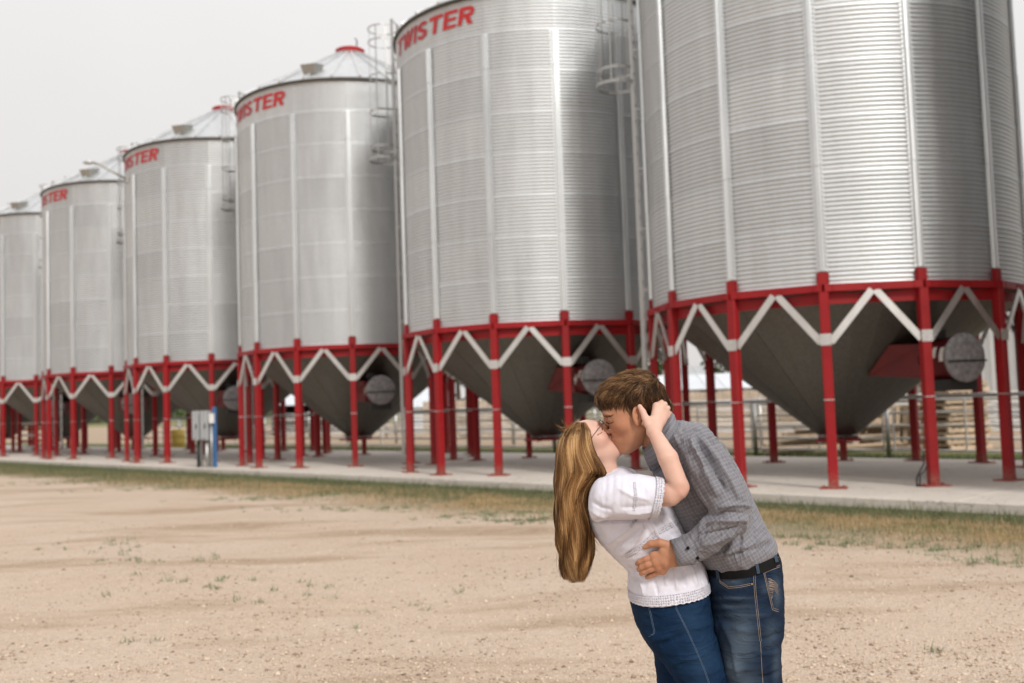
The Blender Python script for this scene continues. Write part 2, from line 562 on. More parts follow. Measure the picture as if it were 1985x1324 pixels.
def stiffener_mesh(tiers, bolts):
    mb = MB()
    z0 = 0.20
    prof = [(-0.088, 0.004), (-0.05, 0.008), (-0.042, 0.048), (-0.012, 0.052), (-0.006, 0.044), (0.006, 0.044), (0.012, 0.052), (0.042, 0.048), (0.05, 0.008), (0.088, 0.004)]
    z = z0
    for t in range(tiers):
        if t % 2 == 1 and t < tiers - 1: continue
        z1 = min(t + 2, tiers) * TIER + (0.1 if t < tiers - 1 else -0.02)
        off = 0.005 if (t // 2) % 2 else 0.0
        n = len(prof)
        vs = [np.array((RW + y + off, x, zz)) for zz in (z, z1) for x, y in prof]
        fs = [(i, i + 1, n + i + 1, n + i) for i in range(n - 1)] + [tuple(range(n - 1, -1, -1)), tuple(range(n, 2 * n))]
        mb.add(vs, fs)
        z = z1 + 0.004
    if bolts:
        k = 0
        zz = 0.28
        while zz < tiers * TIER - 0.05:
            for x in (-0.069, 0.069):
                mb.box((RW + 0.012, x, zz), (0.02, 0.022, 0.022))
            zz += TIER / 12
    return mb.mesh('stiffener')

def strip_poly(pts, w):
    """mitred strip along a polyline -> list of quads (2-D)"""
    pts = [np.array(p, float) for p in pts]
    L, R = [], []
    for i, p in enumerate(pts):
        d0 = pts[i] - pts[i - 1] if i > 0 else pts[1] - pts[0]
        d1 = pts[i + 1] - pts[i] if i < len(pts) - 1 else d0
        d0 = d0 / np.linalg.norm(d0); d1 = d1 / np.linalg.norm(d1)
        n0 = np.array((-d0[1], d0[0])); n1 = np.array((-d1[1], d1[0]))
        m_ = n0 + n1; m_ /= np.linalg.norm(m_)
        k = min(1.8, 1.0 / max(0.3, m_ @ n0))
        L.append(p + m_ * w / 2 * k); R.append(p - m_ * w / 2 * k)
    return [(R[i], R[i + 1], L[i + 1], L[i]) for i in range(len(pts) - 1)]

def rect_quads(x0, y0, x1, y1, n=2):
    return [(np.array((x0 + (x1 - x0) * i / n, y0)), np.array((x0 + (x1 - x0) * (i + 1) / n, y0)),
             np.array((x0 + (x1 - x0) * (i + 1) / n, y1)), np.array((x0 + (x1 - x0) * i / n, y1))) for i in range(n)]

def arc(cx, cy, rx, ry, a0, a1, n=7):
    return [(cx + rx * math.cos(math.radians(a0 + (a1 - a0) * i / n)), cy + ry * math.sin(math.radians(a0 + (a1 - a0) * i / n))) for i in range(n + 1)]

def letter_quads(ch):
    """quads of a heavy sans capital one unit high, and its width"""
    t = 0.235
    if ch == 'T':
        return rect_quads(0, 0.79, 1.0, 1, 3) + rect_quads(0.37, 0, 0.63, 0.79, 1), 1.0
    if ch == 'I':
        return rect_quads(0, 0, 0.26, 1, 1), 0.26
    if ch == 'E':
        return rect_quads(0, 0, 0.25, 1, 1) + rect_quads(0.25, 0.8, 0.88, 1, 2) + rect_quads(0.25, 0.41, 0.82, 0.6, 2) + rect_quads(0.25, 0, 0.88, 0.2, 2), 0.88
    if ch == 'W':
        hl = 0.125
        xs = [0.13, 0.40, 0.66, 0.92, 1.19]
        q = []
        for i in range(4):
            y0, y1 = (1, 0) if i % 2 == 0 else (0, 1)
            a, b_ = xs[i], xs[i + 1]
            q.append((np.array((a - hl, y0)), np.array((a + hl, y0)), np.array((b_ + hl, y1)), np.array((b_ - hl, y1))))
        return q, 1.32
    if ch == 'S':
        pts = arc(0.45, 0.72, 0.34, 0.17, 20, 180, 8) + arc(0.45, 0.72, 0.34, 0.17, 200, 262, 3) + arc(0.45, 0.28, 0.34, 0.17, 82, -20, 5)[0:] + arc(0.45, 0.28, 0.34, 0.17, -40, -165, 7)
        return strip_poly(pts, t * 0.92), 0.92
    if ch == 'R':
        q = rect_quads(0, 0, 0.25, 1, 1)
        q += strip_poly([(0.25, 0.89), (0.55, 0.89)] + arc(0.58, 0.70, 0.22, 0.19, 80, -80, 7) + [(0.55, 0.51), (0.25, 0.51)], 0.22)
        q += [(np.array((0.62, 0)), np.array((0.92, 0)), np.array((0.68, 0.40)), np.array((0.40, 0.40)))]
        return q, 0.92

def lettering_mesh():
    H = 0.37; gap = 0.12
    word = 'TWISTER'
    items = []; x = 0
    for ch in word:
        q, w = letter_quads(ch)
        items.append((x, q)); x += w + gap
    tot = x - gap + 0.18
    length = 2.80
    sx = length / tot
    aR = math.radians(247.4)
    out = []
    r = RW + 0.009
    for x0, q in items:
        mb = MB()
        for qi, quad in enumerate(q):
            vs = []; r = RW + 0.009 + 0.0015 * (qi % 2)
            for u, v in quad:
                uu = (x0 + u + 0.18 * v) * sx
                a = aR - (length - uu) / r
                vs.append(pol(r, a, ZE - 0.20 - H * (1 - v)))
            mb.add(vs, [(0, 1, 2, 3)])
        out.append(mb.mesh('letter'))
    return out

HB, HR0, HR1 = 0.66, 3.03, 0.33          # hopper bottom z, top radius, outlet radius
HT = ZR - 0.16
def hopper_r(z): return HR1 + (HR0 - HR1) * (z - HB) / (HT - HB)

def hopper_panel_mesh(z0, z1, over, name):
    """one flat-faced wedge of the cone with a raised lapped seam on one edge"""
    mb = MB()
    ra, rb = hopper_r(z0) + over, hopper_r(z1) + over
    a0, a1 = -DA / 2, DA / 2
    n = 3
    vs = []
    for z, r in ((z0, ra), (z1, rb)):
        for j in range(n + 1):
            f = j / n
            a = a0 + (a1 - a0) * f
            vs.append(pol(r + 0.010 * f, a, z))
    fs = [(j, j + 1, n + 2 + j, n + 1 + j) for j in range(n)]
    # lip of the lap
    e0, e1 = pol(ra + 0.010, a1, z0), pol(rb + 0.010, a1, z1)
    i0, i1 = pol(ra - 0.004, a1, z0), pol(rb - 0.004, a1, z1)
    k = len(vs)
    vs += [e0, i0, i1, e1]
    fs.append((k, k + 1, k + 2, k + 3))
    # lower lip
    k = len(vs)
    for j in range(n + 1):
        a = a0 + (a1 - a0) * j / n
        vs.append(pol(ra + 0.010 * j / n, a, z0)); vs.append(pol(ra - 0.012, a, z0))
    fs += [(k + 2 * j, k + 2 * j + 1, k + 2 * j + 3, k + 2 * j + 2) for j in range(n)]
    mb.add(vs, fs, False)
    return mb.mesh(name)

def build_bin(loc, label):
    B = thing('grain_bin', loc, label, 'grain bin', 'hopper bottom grain bins standing in a row')
    def inst(name, me, mat, a=0.0, z=0.0, parent=B):
        o = link(name, me, mat, parent)
        o.rotation_euler = (0, 0, a); o.location = (0, 0, z)
        return o
    wp = wall_panel_mesh()
    for t in range(NT):
        for i in range(NLEG):
            inst('wall_panel', wp, M_WALL, PH + DA * (i + 0.5), ZR + t * TIER)
    for lm in lettering_mesh():
        link('letter', lm, M_LETTER, B)
    st = stiffener_mesh(NT - 1, True)
    for i in range(NLEG):
        inst('stiffener', st, M_STIFF, PH + DA * i, ZR)
    # ring beam: straight segments between the legs, top flange with a web set back below
    mb = MB()
    x0 = RLEG * math.sin(DA / 2) - 0.003
    rm = RLEG * math.cos(DA / 2)
    mb.box((rm + 0.010, 0, ZR - 0.055), (0.15, 2 * x0, 0.11))
    mb.box((rm - 0.05, 0, ZR - 0.20), (0.03, 2 * x0 - 0.02, 0.178))
    for yy in (-0.11, -0.05, 0.05, 0.11):
        mb.box((rm + 0.09, yy, ZR - 0.05), (0.014, 0.026, 0.026))
    for yy in (-x0 + 0.12, x0 - 0.12):
        for zz in (0.03, 0.08):
            mb.box((rm + 0.09, yy, ZR - zz), (0.014, 0.024, 0.024))
    ring = mb.mesh('ring_segment')
    mb = MB()
    W = 0.142
    mb.box((RLEG, 0, (ZR - 0.113) / 2 + 0.011), (W, W, ZR - 0.113 - 0.022), bev=0.014)
    leg = mb.mesh('leg')
    mb = MB(); mb.box((RLEG, 0, 0.011), (0.30, 0.38, 0.022))
    for yy in (-0.14, 0.14):
        mb.box((RLEG, yy, 0.034), (0.035, 0.035, 0.024))
    plate = mb.mesh('base_plate')
    mb = MB()
    mb.box((RW + 0.034, 0, 0.09), (0.052, 0.135, 0.18))
    for yy in (-0.076, 0.076):
        mb.box((RW + 0.018, yy, 0.085), (0.03, 0.015, 0.17))
        for zz in (0.03, 0.07, 0.11, 0.15):
            mb.box((RW + 0.03, yy * 1.05, zz), (0.03, 0.03, 0.018))
    splice = mb.mesh('splice_plate')
    mb = MB()
    mb.box((RLEG + 0.0735, 0, ZR - 0.82), (0.008, 0.168, 0.17))
    mb.box((RLEG + 0.082, 0, ZR - 0.82), (0.014, 0.03, 0.03))
    for yy, zz in ((-.055, .05), (.055, .05), (-.055, -.05), (.055, -.05)):
        mb.box((RLEG + 0.081, yy, ZR - 0.82 + zz), (0.012, 0.022, 0.022))
    gus = mb.mesh('gusset_plate')
    mb = MB(); mb.box((RLEG, 0, 1.30), (W + 0.010, W + 0.010, 0.013))
    band = mb.mesh('leg_band')
    for i in range(NLEG):
        a = PH + DA * i
        lg = inst('leg', leg, M_RED, a)
        inst('base_plate', plate, M_RED, 0, 0, lg)
        inst('splice_plate', splice, M_RED, 0, ZR, lg)
        inst('gusset_plate', gus, M_BRACE, 0, 0, lg)
        inst('leg_band', band, M_BRACE, 0, 0, lg)
        inst('ring_segment', ring, M_RED, PH + DA * (i + 0.5))
    # V braces: from the gusset on each leg up to the middle of the ring segment
    def brace(sign):
        p0 = pol(RLEG + 0.055, -sign * DA / 2, ZR - 0.86) + np.array((0, sign * 0.072, 0))
        p1 = np.array((rm + 0.075, -sign * 0.026, ZR - 0.112))
        mb = MB()
        p0 = p0 + np.array((0.002 * sign, 0, 0)); p1 = p1 + np.array((0.007 * sign + .003, 0, 0))
        mb.bar(p0, p1, 0.105, 0.012, np.array((0, sign * 0.7, -0.7)) * 1.0)
        q = np.array((0.02, 0, 0.0))
        mb.bar(p0 - q, p1 - q, 0.012, 0.05, np.array((0, sign * 0.7, -0.7)))
        return mb.mesh('brace')
    b1, b2 = brace(1), brace(-1)
    for i in range(NLEG):
        inst('brace', b1, M_BRACE, PH + DA * (i + 0.5)); inst('brace', b2, M_BRACE, PH + DA * (i + 0.5))
    # hopper cone
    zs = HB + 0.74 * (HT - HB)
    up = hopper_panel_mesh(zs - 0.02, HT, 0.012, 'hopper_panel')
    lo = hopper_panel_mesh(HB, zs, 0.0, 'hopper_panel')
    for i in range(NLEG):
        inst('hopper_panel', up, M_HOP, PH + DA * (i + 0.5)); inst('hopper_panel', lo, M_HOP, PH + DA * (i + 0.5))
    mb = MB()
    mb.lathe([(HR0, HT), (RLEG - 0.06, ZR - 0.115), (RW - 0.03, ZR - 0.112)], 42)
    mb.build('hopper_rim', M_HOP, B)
    mb = MB()
    mb.lathe([(HR1 + 0.012, HB + 0.03), (HR1 + 0.012, HB - 0.06), (HR1 - 0.03, HB - 0.06)], 28)
    mb.build('outlet_collar', M_BRACE, B)
    mb = MB()
    a = math.radians(-18)
    R_ = frame(a)
    mb.box((0, 0, HB - 0.085), (0.95, 0.75, 0.035), R_)
    mb.bar(pol(0.3, a + PI / 2, HB - 0.085) + R_ @ np.array((0.4, 0, 0)), pol(0.3, a + PI / 2, HB - 0.085) + R_ @ np.array((-1.0, 0, 0)), 0.05, 0.05)
    g_ = mb.build('slide_gate', M_RED, B)
    mb = MB()
    mb.tube([R_ @ np.array((-0.95, 0.12, 0)) + np.array((0, 0, HB - 0.06)), R_ @ np.array((-1.05, 0.12, 0)) + np.array((0, 0, HB + 0.02))], 0.015, 6)
    mb.lathe([(0.10, -0.01), (0.13, 0), (0.10, 0.01), (0.10, -0.01)], 14, c=R_ @ np.array((-1.05, 0.12, 0)) + np.array((0, 0, HB + 0.03)))
    mb.build('gate_wheel', M_DARK, g_)
    # roof
    ZC, RC = 11.50 - SLAB, 0.40
    REA = RW + 0.055
    nroof = 28
    da = 2 * PI / nroof
    mb = MB()
    vs = []
    for f in (0, 1):
        r, z = (REA, ZE + 0.0) if f == 0 else (RC - 0.03, ZC)
        for j in range(4):
            aa = -da / 2 + da * j / 3
            vs.append(pol(r, aa, z))
    fs = [(j, j + 1, 5 + j, 4 + j) for j in range(3)]
    mb.add(vs, fs)
    pa, pb = pol(REA, da / 2, ZE + 0.028), pol(RC - 0.03, da / 2, ZC + 0.028)
    mb.bar(pa, pb, 0.055, 0.05, np.array((-math.sin(da / 2), math.cos(da / 2), 0)))
    rp = mb.mesh('roof_panel')
    for i in range(nroof):
        inst('roof_panel', rp, M_ROOF, PH + da * i)
    mb = MB()
    mb.lathe([(RW + 0.01, ZE - 0.075), (REA + 0.012, ZE - 0.06), (REA + 0.012, ZE - 0.012), (RW + 0.01, ZE - 0.03)], 56)
    mb.build('eave_trim', M_TRIM, B)
    mb = MB()
    mb.lathe([(RC - 0.04, ZC - 0.05), (RC, ZC - 0.05), (RC, ZC + 0.13), (RC + 0.015, ZC + 0.14), (RC - 0.03, ZC + 0.165), (0.01, ZC + 0.20)], 32)
    cap = mb.build('roof_cap', M_CAP, B)
    mb = MB(); mb.tube([(0.19, 0.0, ZC + 0.2), (0.20, 0, ZC + 0.46), (0.14, 0, ZC + 0.5)], 0.018, 6)
    mb.build('cap_latch', M_TRIM, cap)
    slope = (ZC - ZE) / (REA - RC)
    for deg in (256.5, 76.5, 166.5, 346.5):
        aa = math.radians(deg)
        R_ = frame(aa)
        mb = MB()
        # sloping hood: open lower front, flared top
        c0 = pol(2.55, aa, ZE + slope * (REA - 2.55))
        def L(x, y, z): return c0 + R_ @ np.array((x, y, z))
        w0, w1 = 0.145, 0.205
        vs = [L(-w0, 0.24, -0.13), L(w0, 0.24, -0.13), L(w0, -0.24, 0.10), L(-w0, -0.24, 0.10),
              L(-w1, 0.32, 0.12), L(w1, 0.32, 0.12), L(w1, -0.26, 0.26), L(-w1, -0.26, 0.26)]
        mb.add(vs, [(0, 1, 5, 4), (1, 2, 6, 5), (2, 3, 7, 6), (3, 0, 4, 7), (4, 5, 6, 7), (3, 2, 1, 0)])
        mb.build('roof_vent', M_VENT, B)
    # ladder with safety cage, on the side turned to the next bin
    AL = math.radians(167.5)
    R_ = frame(AL)
    RL = RW + 0.19
    ztop = 10.75 - SLAB
    zbot = 0.35
    mb = MB()
    for s_ in (-1, 1):
        mb.box(pol(RL, AL, (zbot + ztop) / 2) + R_ @ np.array((s_ * 0.21, 0, 0)), (0.025, 0.065, ztop - zbot), R_)
        for z in np.arange(ZR + 0.4, ZE, 1.118):
            mb.box(pol(RW + 0.095, AL, z) + R_ @ np.array((s_ * 0.21, 0, 0)), (0.02, 0.19, 0.03), R_)
    lad = mb.build('ladder', M_LAD, B)
    mb = MB()
    mb.tube([R_ @ np.array((-0.2, 0, 0)), R_ @ np.array((0.2, 0, 0))], 0.014, 6)
    rg = mb.mesh('rung')
    for z in np.arange(zbot + 0.2, ztop, 0.3048):
        o = link('rung', rg, M_LAD, lad); o.location = pol(RL, AL, z)
    mb = MB()
    def hoop(z, rr):
        cpt = pol(RL + 0.30, AL, z)
        return [cpt + R_ @ np.array((rr * math.sin(t), -rr * math.cos(t) if False else -rr * math.cos(t), 0)) for t in np.linspace(math.radians(38), math.radians(322), 15)]
    zc0, zc1 = 7.42 - SLAB, 10.6 - SLAB
    hz = [zc0, zc0 + 0.28, zc0 + 1.15, zc0 + 2.0, zc0 + 2.85, zc1]
    for k_, z in enumerate(hz):
        pts = hoop(z, 0.40 if k_ == 0 else 0.36)
        for p, q in zip(pts[:-1], pts[1:]):
            mb.bar(p, q, 0.036 if k_ > 1 else 0.055, 0.008, np.array((0, 0, 1.0)))
    for t in np.radians([60, 100, 140, 180, 220, 260, 300]):
        cpt = RL + 0.30
        p0 = pol(cpt, AL, zc0) + R_ @ np.array((0.365 * math.sin(t), -0.365 * math.cos(t), 0))
        p1 = pol(cpt, AL, zc1) + R_ @ np.array((0.345 * math.sin(t), -0.345 * math.cos(t), 0))
        mb.bar(p0, p1, 0.026, 0.008, R_ @ np.array((math.cos(t), math.sin(t), 0)))
    mb.build('safety_cage', M_LAD, lad)
    # aeration fan between two legs
    AF = math.radians(-71.2)
    Rf = frame(AF)                                   # tangential, radial, up
    zf = 1.985 - SLAB
    rf = 0.345
    RA = np.stack([Rf[:, 0], Rf[:, 2], Rf[:, 1] ], 1)  # lathe axis along the radial direction
    cf = pol(0, AF, zf)
    mb = MB()
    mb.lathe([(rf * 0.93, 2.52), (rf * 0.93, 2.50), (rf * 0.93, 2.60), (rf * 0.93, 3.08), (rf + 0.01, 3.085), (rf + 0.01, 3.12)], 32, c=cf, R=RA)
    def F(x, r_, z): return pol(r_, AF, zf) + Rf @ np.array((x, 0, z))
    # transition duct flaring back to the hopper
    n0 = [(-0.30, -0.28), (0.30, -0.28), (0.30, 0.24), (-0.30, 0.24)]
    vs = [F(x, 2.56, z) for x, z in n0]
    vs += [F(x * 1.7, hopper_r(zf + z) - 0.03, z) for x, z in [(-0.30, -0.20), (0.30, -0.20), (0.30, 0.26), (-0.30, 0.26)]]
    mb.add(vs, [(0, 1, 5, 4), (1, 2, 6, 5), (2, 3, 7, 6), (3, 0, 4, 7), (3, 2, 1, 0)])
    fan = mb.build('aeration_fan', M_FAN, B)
    mb = MB()
    mb.lathe([(0.004, 3.165), (rf * 0.6, 3.16), (rf, 3.145), (rf + 0.022, 3.13), (rf + 0.022, 3.09), (rf - 0.02, 3.085)], 36, c=cf, R=RA)
    cv = mb.build('fan_cover', M_COVER, fan)
    mb = MB(); mb.box(F(0, 3.168, -0.05), (2 * rf + 0.02, 0.012, 0.028), Rf)
    # keep local axes: x tangential, y radial, z up
    mb.build('cover_strap', M_DARK, fan)
    mb = MB()
    mb.box(F(0.02, 2.78, -0.40), (0.50, 0.52, 0.17), Rf)  # plain dark box filling the area below the fan housing
    mb.build('dark_box', M_DARK, fan)
    mb = MB()
    mb.box(F(-0.18, 2.74, 0.37), (0.16, 0.26, 0.14), Rf)
    mb.build('junction_box', M_DARK, fan)
    mb = MB()                                        # pale panel stickers with printed rows on the curved red housing
    def onfan(u, v):                                 # u along the axis, v angle
        ang = math.radians(v)
        return cf + RA @ np.array(((rf * 0.93 + 0.004) * math.cos(ang), (rf * 0.93 + 0.004) * math.sin(ang), u))
    def patch(u0, u1, v0, v1, n=4):
        for i in range(n):
            va, vb = v0 + (v1 - v0) * i / n, v0 + (v1 - v0) * (i + 1) / n
            mb.add([onfan(u0, va), onfan(u1, va), onfan(u1 - 0.01, vb), onfan(u0 - 0.01, vb)], [(0, 1, 2, 3)])
    patch(2.95, 3.04, 150, 188)
    patch(2.80, 2.88, 148, 178)
    patch(2.66, 2.73, 165, 190)
    patch(2.60, 2.64, 176, 200)
    mb.build('fan_label', M_WHITE, fan)
    return B

BIN_LABELS = {
    0: 'galvanized hopper bin beyond the one that towers behind the couple',
    1: 'largest galvanized grain bin towering behind the couple, roof out of sight above',
    2: 'galvanized grain bin showing the whole red word below its cut off roof edge',
    3: 'galvanized grain bin with its red roof cap and cone roof standing clear against the sky',
    4: 'galvanized grain bin with a yard lamp arm sticking out of its wall',
    5: 'galvanized grain bin behind the lamp arm, beside the one carrying the lamp',
    6: 'galvanized grain bin second from the far end, only its upright edge of lettering showing',
    7: 'galvanized grain bin at the far end of the row, mostly hidden by the others',
}
proto = build_bin(tuple(rowpt(0, 0, SLAB)), BIN_LABELS[1])
_idx = child_index()
BINS = {1: proto}
for k in (0, 2, 3, 4, 5, 6, 7):
    c = copy_tree(proto, None, _idx)
    c.location = rowpt((k - 1) * SPACING, 0, SLAB)
    c['label'] = BIN_LABELS[k]
    BINS[k] = c
# lamp arm on bin 4 only
mb = MB()
aa = math.radians(215)
p = pol(RW + 0.02, aa, 8.95 - SLAB)
out = np.array((-0.93, -0.30, 0)); out /= np.linalg.norm(out)
arm = [p, p + out * 0.45 + np.array((0, 0, 0.25)), p + out * 0.80 + np.array((0, 0, 0.46)), p + out * 1.0 + np.array((0, 0, 0.50))]
mb.tube(arm, 0.035, 8)
mb.box(p, (0.12, 0.10, 0.20), frame(aa))
la = mb.build('lamp_arm', M_VENT, BINS[4])
mb = MB()
e = arm[-1]
mb.sphere(e + out * 0.13 + np.array((0, 0, 0.0)), 0.17, 6, (1.0, 0.7, 0.38))
mb.build('lamp_head', M_PIPE, la)
# ------------------------------------------------------------------ long steel pipe behind the hoppers
mb = MB()
zp = 1.40
mb.tube([rowpt(s_, -1.75, zp) for s_ in (-7.5, 10, 25, 40, 52)], 0.036, 10)
for k in range(0, 7):
    for ds in (-1.42, 1.42):
        mb.bar(rowpt(k * SPACING + ds * 1.74, -1.80, zp), rowpt(k * SPACING + ds * 1.74, -1.97, zp), 0.05, 0.02)
tag(mb.build('steel_pipe', M_PIPE), 'long grey steel pipe running level behind the hoppers of the bins', 'pipe')

# ------------------------------------------------------------------ steel panel fence behind the pad
FQ = -5.6
def fence_rail_mesh(L):
    mb = MB(); mb.tube([(0, 0, 0), (L, 0, 0)], 0.029, 8); return mb.mesh('rail')
PL = 3.45
_rail = fence_rail_mesh(PL - 0.06)
mb = MB(); mb.tube([(0, 0, 0), (0, 0, 1.42)], 0.055, 10); _post = mb.mesh('post')
mb = MB(); mb.box((0, 0, 0.74), (0.035, 0.03, 1.14)); _stay = mb.mesh('stay')
def fence_panel(i):
    s0 = -5.2 + i * PL
    words_ = ['behind the pallets', 'behind the biggest hopper', 'behind the man', 'behind the gap beside the man', 'behind the second hopper',
              'left of the second hopper', 'behind the third hopper', 'left of the third hopper', 'near the yellow barrel', 'behind the grey cabinets',
              'far along the row', 'further along the row', 'at the far end']
    t = thing('panel_fence', rowpt(s0, FQ, 0), 'pale pipe fence panel ' + words_[i], 'fence', 'steel pipe fence panels behind the bins', ROWANG)
    for z in (0.18, 0.45, 0.73, 1.02, 1.30):
        o = link('rail', _rail, M_FPOST, t); o.location = (0.03, 0, z)
    o = link('post', _post, M_PIPE if i % 2 == 0 else M_FPOST, t); o.location = (0, 0.06, 0)
    for x in (0.12, PL / 2, PL - 0.12):
        o = link('stay', _stay, M_FPOST, t); o.location = (x, 0.028, 0)
for i in range(13):
    fence_panel(i)
def corral_line(s0, n, q, label):
    t = thing('corral_fence', rowpt(s0, q, 0), label, 'fence', None, ROWANG)
    for i in range(n):
        for z in (0.25, 0.52, 0.80, 1.08, 1.36):
            o = link('rail', _rail, M_FPOST, t); o.location = (i * PL, 0, z)
        o = link('post', _post, M_FPOST, t); o.location = (i * PL, 0.06, 0.05)
corral_line(-3.0, 12, -9.4, 'middle white rail corral fence running behind the panel fence')
corral_line(-6.0, 14, -14.5, 'white rail corral fence farthest behind the panel fence')

# ------------------------------------------------------------------ pallets and planks in the pen
def px_at(px, Y, z=0.0):
    """ground point at distance Y seen in column px of the photograph (roughly)"""
    return np.array(((px - 992.5) / FPX * Y - 0.0349 * ((662 - 790) / FPX) * Y, Y, z))
mb = MB()
for y in (-0.5, 0, 0.5): mb.box((0, y, 0.055), (1.2, 0.09, 0.09))
_str = mb.mesh('bearer')
mb = MB(); mb.box((0, 0, 0), (0.10, 1.05, 0.02)); _brd = mb.mesh('board')
def pallet(loc, rz, tilt, label):
    t = thing('wood_pallet', loc, label, 'pallet', 'wooden pallets stacked behind the fence', rz)
    t.rotation_euler = (tilt, 0, rz)
    link('bearer', _str, M_WOOD, t)
    for i in range(7):
        o = link('board', _brd, M_WOOD, t); o.location = (-0.54 + i * 0.18, 0, 0.112)
    for i in range(3):
        o = link('board', _brd, M_WOOD, t); o.location = (-0.5 + i * 0.5, 0, -0.002)
    return t
base = px_at(1838, 25.5)
ordn = ['lowest', 'second', 'third', 'fourth', 'fifth', 'sixth', 'seventh', 'eighth', 'ninth', 'tenth', 'eleventh', 'topmost']
for i in range(12):
    pallet((base[0] + random.uniform(-.05, .05), base[1] + random.uniform(-.06, .06), 0.014 + i * 0.142),
           0.25 + random.uniform(-.05, .05), 0, f'pale wooden pallet, {ordn[i]} of the flat stack under the fan')
b2 = px_at(1700, 26.5)
for i in range(3):
    pallet((b2[0] + 0.28 * i, b2[1] + 0.12 * i, 0.60), -0.5 + 0.1 * i, math.radians(68), f"wooden pallet {['leaning outermost', 'leaning in the middle', 'leaning innermost'][i]} beside the flat pallet stack")
PLK = ['lowest', 'second from the bottom', 'third from the bottom', 'fourth from the bottom', 'fifth from the bottom', 'sixth from the bottom', 'seventh from the bottom', 'eighth from the bottom', 'eighth from the top', 'seventh from the top', 'sixth from the top', 'fifth from the top', 'fourth from the top', 'third from the top', 'second from the top', 'topmost']
for i in range(16):
    L = random.uniform(2.2, 3.6)
    mb = MB(); mb.box((0, 0, 0), (L, random.uniform(.12, .22), 0.05))
    p = px_at(1600 + random.uniform(-50, 60), 26.2)
    o = mb.build('plank', M_WOOD)
    o.location = (p[0], p[1] + random.uniform(-.25, .25), 0.05 + i * 0.058)
    o.rotation_euler = (0, random.uniform(-.02, .02), 0.15 + random.uniform(-.18, .18))
    tag(o, f'rough pale plank, {PLK[i]} of the loose lumber pile left of the pallets', 'plank', 'planks in the lumber pile')

# ------------------------------------------------------------------ windbreak board fence
mb = MB(); mb.box((0, 0, 0.88), (0.185, 0.025, 1.76)); _wb = mb.mesh('board')
mb = MB(); mb.box((0, 0, 0), (4.8, 0.04, 0.12)); _wr = mb.mesh('rail')
def windbreak(px0, px1, Y, label):
    a, b_ = px_at(px0, Y), px_at(px1, Y)
    L = np.linalg.norm(b_ - a); n = int(L / 0.2)
    t = thing('board_fence', tuple(a), label, 'board fence', 'pale board windbreak fences in the corral')
    for i in range(min(n, 120)):
        o = link('board', _wb, M_WOOD2, t)
        o.location = (i * 0.2, 0, random.uniform(-.03, .03)); o.rotation_euler = (0, random.uniform(-.006, .006), 0)
    for i in range(int(n * 0.2 / 4.8) + 1):
        for z in (0.4, 1.45):
            o = link('rail', _wr, M_WOOD2, t); o.location = (2.4 + 4.8 * i, 0.05, z)
windbreak(1160, 1590, 45, 'pale board windbreak fence seen above the man behind the bins')
windbreak(815, 1130, 47, 'pale board windbreak fence seen left of the second hopper')
windbreak(1560, 1990, 46, 'pale board windbreak fence behind the pallets at the right')

# ------------------------------------------------------------------ sheds
def shed(name, px0, px1, Y, depth, eave, ridge, wall, roof, label, openfront=False, rib=0.9):
    a, b_ = px_at(px0, Y), px_at(px1, Y)
    L = b_[0] - a[0]
    t = thing(name, tuple(a), label, 'shed')
    mb = MB()
    if openfront:
        mb.box((L / 2, depth, eave / 2), (L, 0.1, eave)); mb.box((0.05, depth / 2, eave / 2), (0.1, depth - 0.1, eave)); mb.box((L - 0.05, depth / 2, eave / 2), (0.1, depth - 0.1, eave))
        for x in np.arange(0, L + .1, 4): mb.box((x, 0.05, eave / 2), (0.15, 0.15, eave - .02))
    else:
        mb.box((L / 2, depth / 2, eave / 2), (L, depth, eave))
    mb.build('wall', wall, t)
    mbp = MB()
    n = max(1, int(L / rib))
    w = L / n
    for f in (0, 1):
        y0, y1 = (-0.35, depth / 2) if f == 0 else (depth + 0.35, depth / 2)
        e = eave - 0.35 * (ridge - eave) / (depth / 2) + 0.06
        mb = MB()
        mb.add([(0, y0, e), (w - 0.02, y0, e), (w - 0.02, y1, ridge), (0, y1, ridge), (0, y0, e - 0.06), (w - 0.02, y0, e - 0.06), (w - 0.02, y1, ridge - 0.06), (0, y1, ridge - 0.06)],
               [(0, 1, 2, 3), (7, 6, 5, 4), (4, 5, 1, 0), (5, 6, 2, 1), (6, 7, 3, 2), (7, 4, 0, 3)])
        mb.bar((w - 0.01, y0, e + 0.02), (w - 0.01, y1, ridge + 0.02), 0.04, 0.04)
        me = mb.mesh('roof_panel')
        for i in range(n):
            o = link('roof_panel', me, roof, t); o.location = (i * w, 0, 0)
    mb = MB()
    for y0, s_ in ((0, -1), (depth, 1)):
        pass
    mb.add([(0.05, 0, eave), (0.05, depth, eave), (0.05, depth / 2, ridge - .07)], [(0, 1, 2)])
    mb.add([(L - 0.05, 0, eave), (L - 0.05, depth, eave), (L - 0.05, depth / 2, ridge - .07)], [(0, 1, 2)])
    mb.build('gable', wall, t)
    return t
M_DARKWOOD = plain('dark_shed_wall', (0.06, 0.055, 0.05), 0.9)
shed('cattle_shed', 1225, 1500, 62, 7, 2.05, 3.0, M_DARKWOOD, M_WPAINT, 'low open cattle shed with a pale metal roof behind the man', True, 1.0)
shed('cattle_shed', 520, 640, 66, 7, 2.0, 3.1, M_DARKWOOD, M_WPAINT, 'low open shed with a pale roof seen between the third and fourth hoppers', True, 1.0)
shed('storage_shed', 770, 835, 60, 6, 1.6, 2.7, M_WPAINT, M_WPAINT, 'small pale blue metal shed seen through the legs of the second bin')
shed('far_barn', 1318, 1400, 120, 12, 3.4, 5.4, M_GREY, M_GREY, 'distant grey barn roof above the cattle shed')
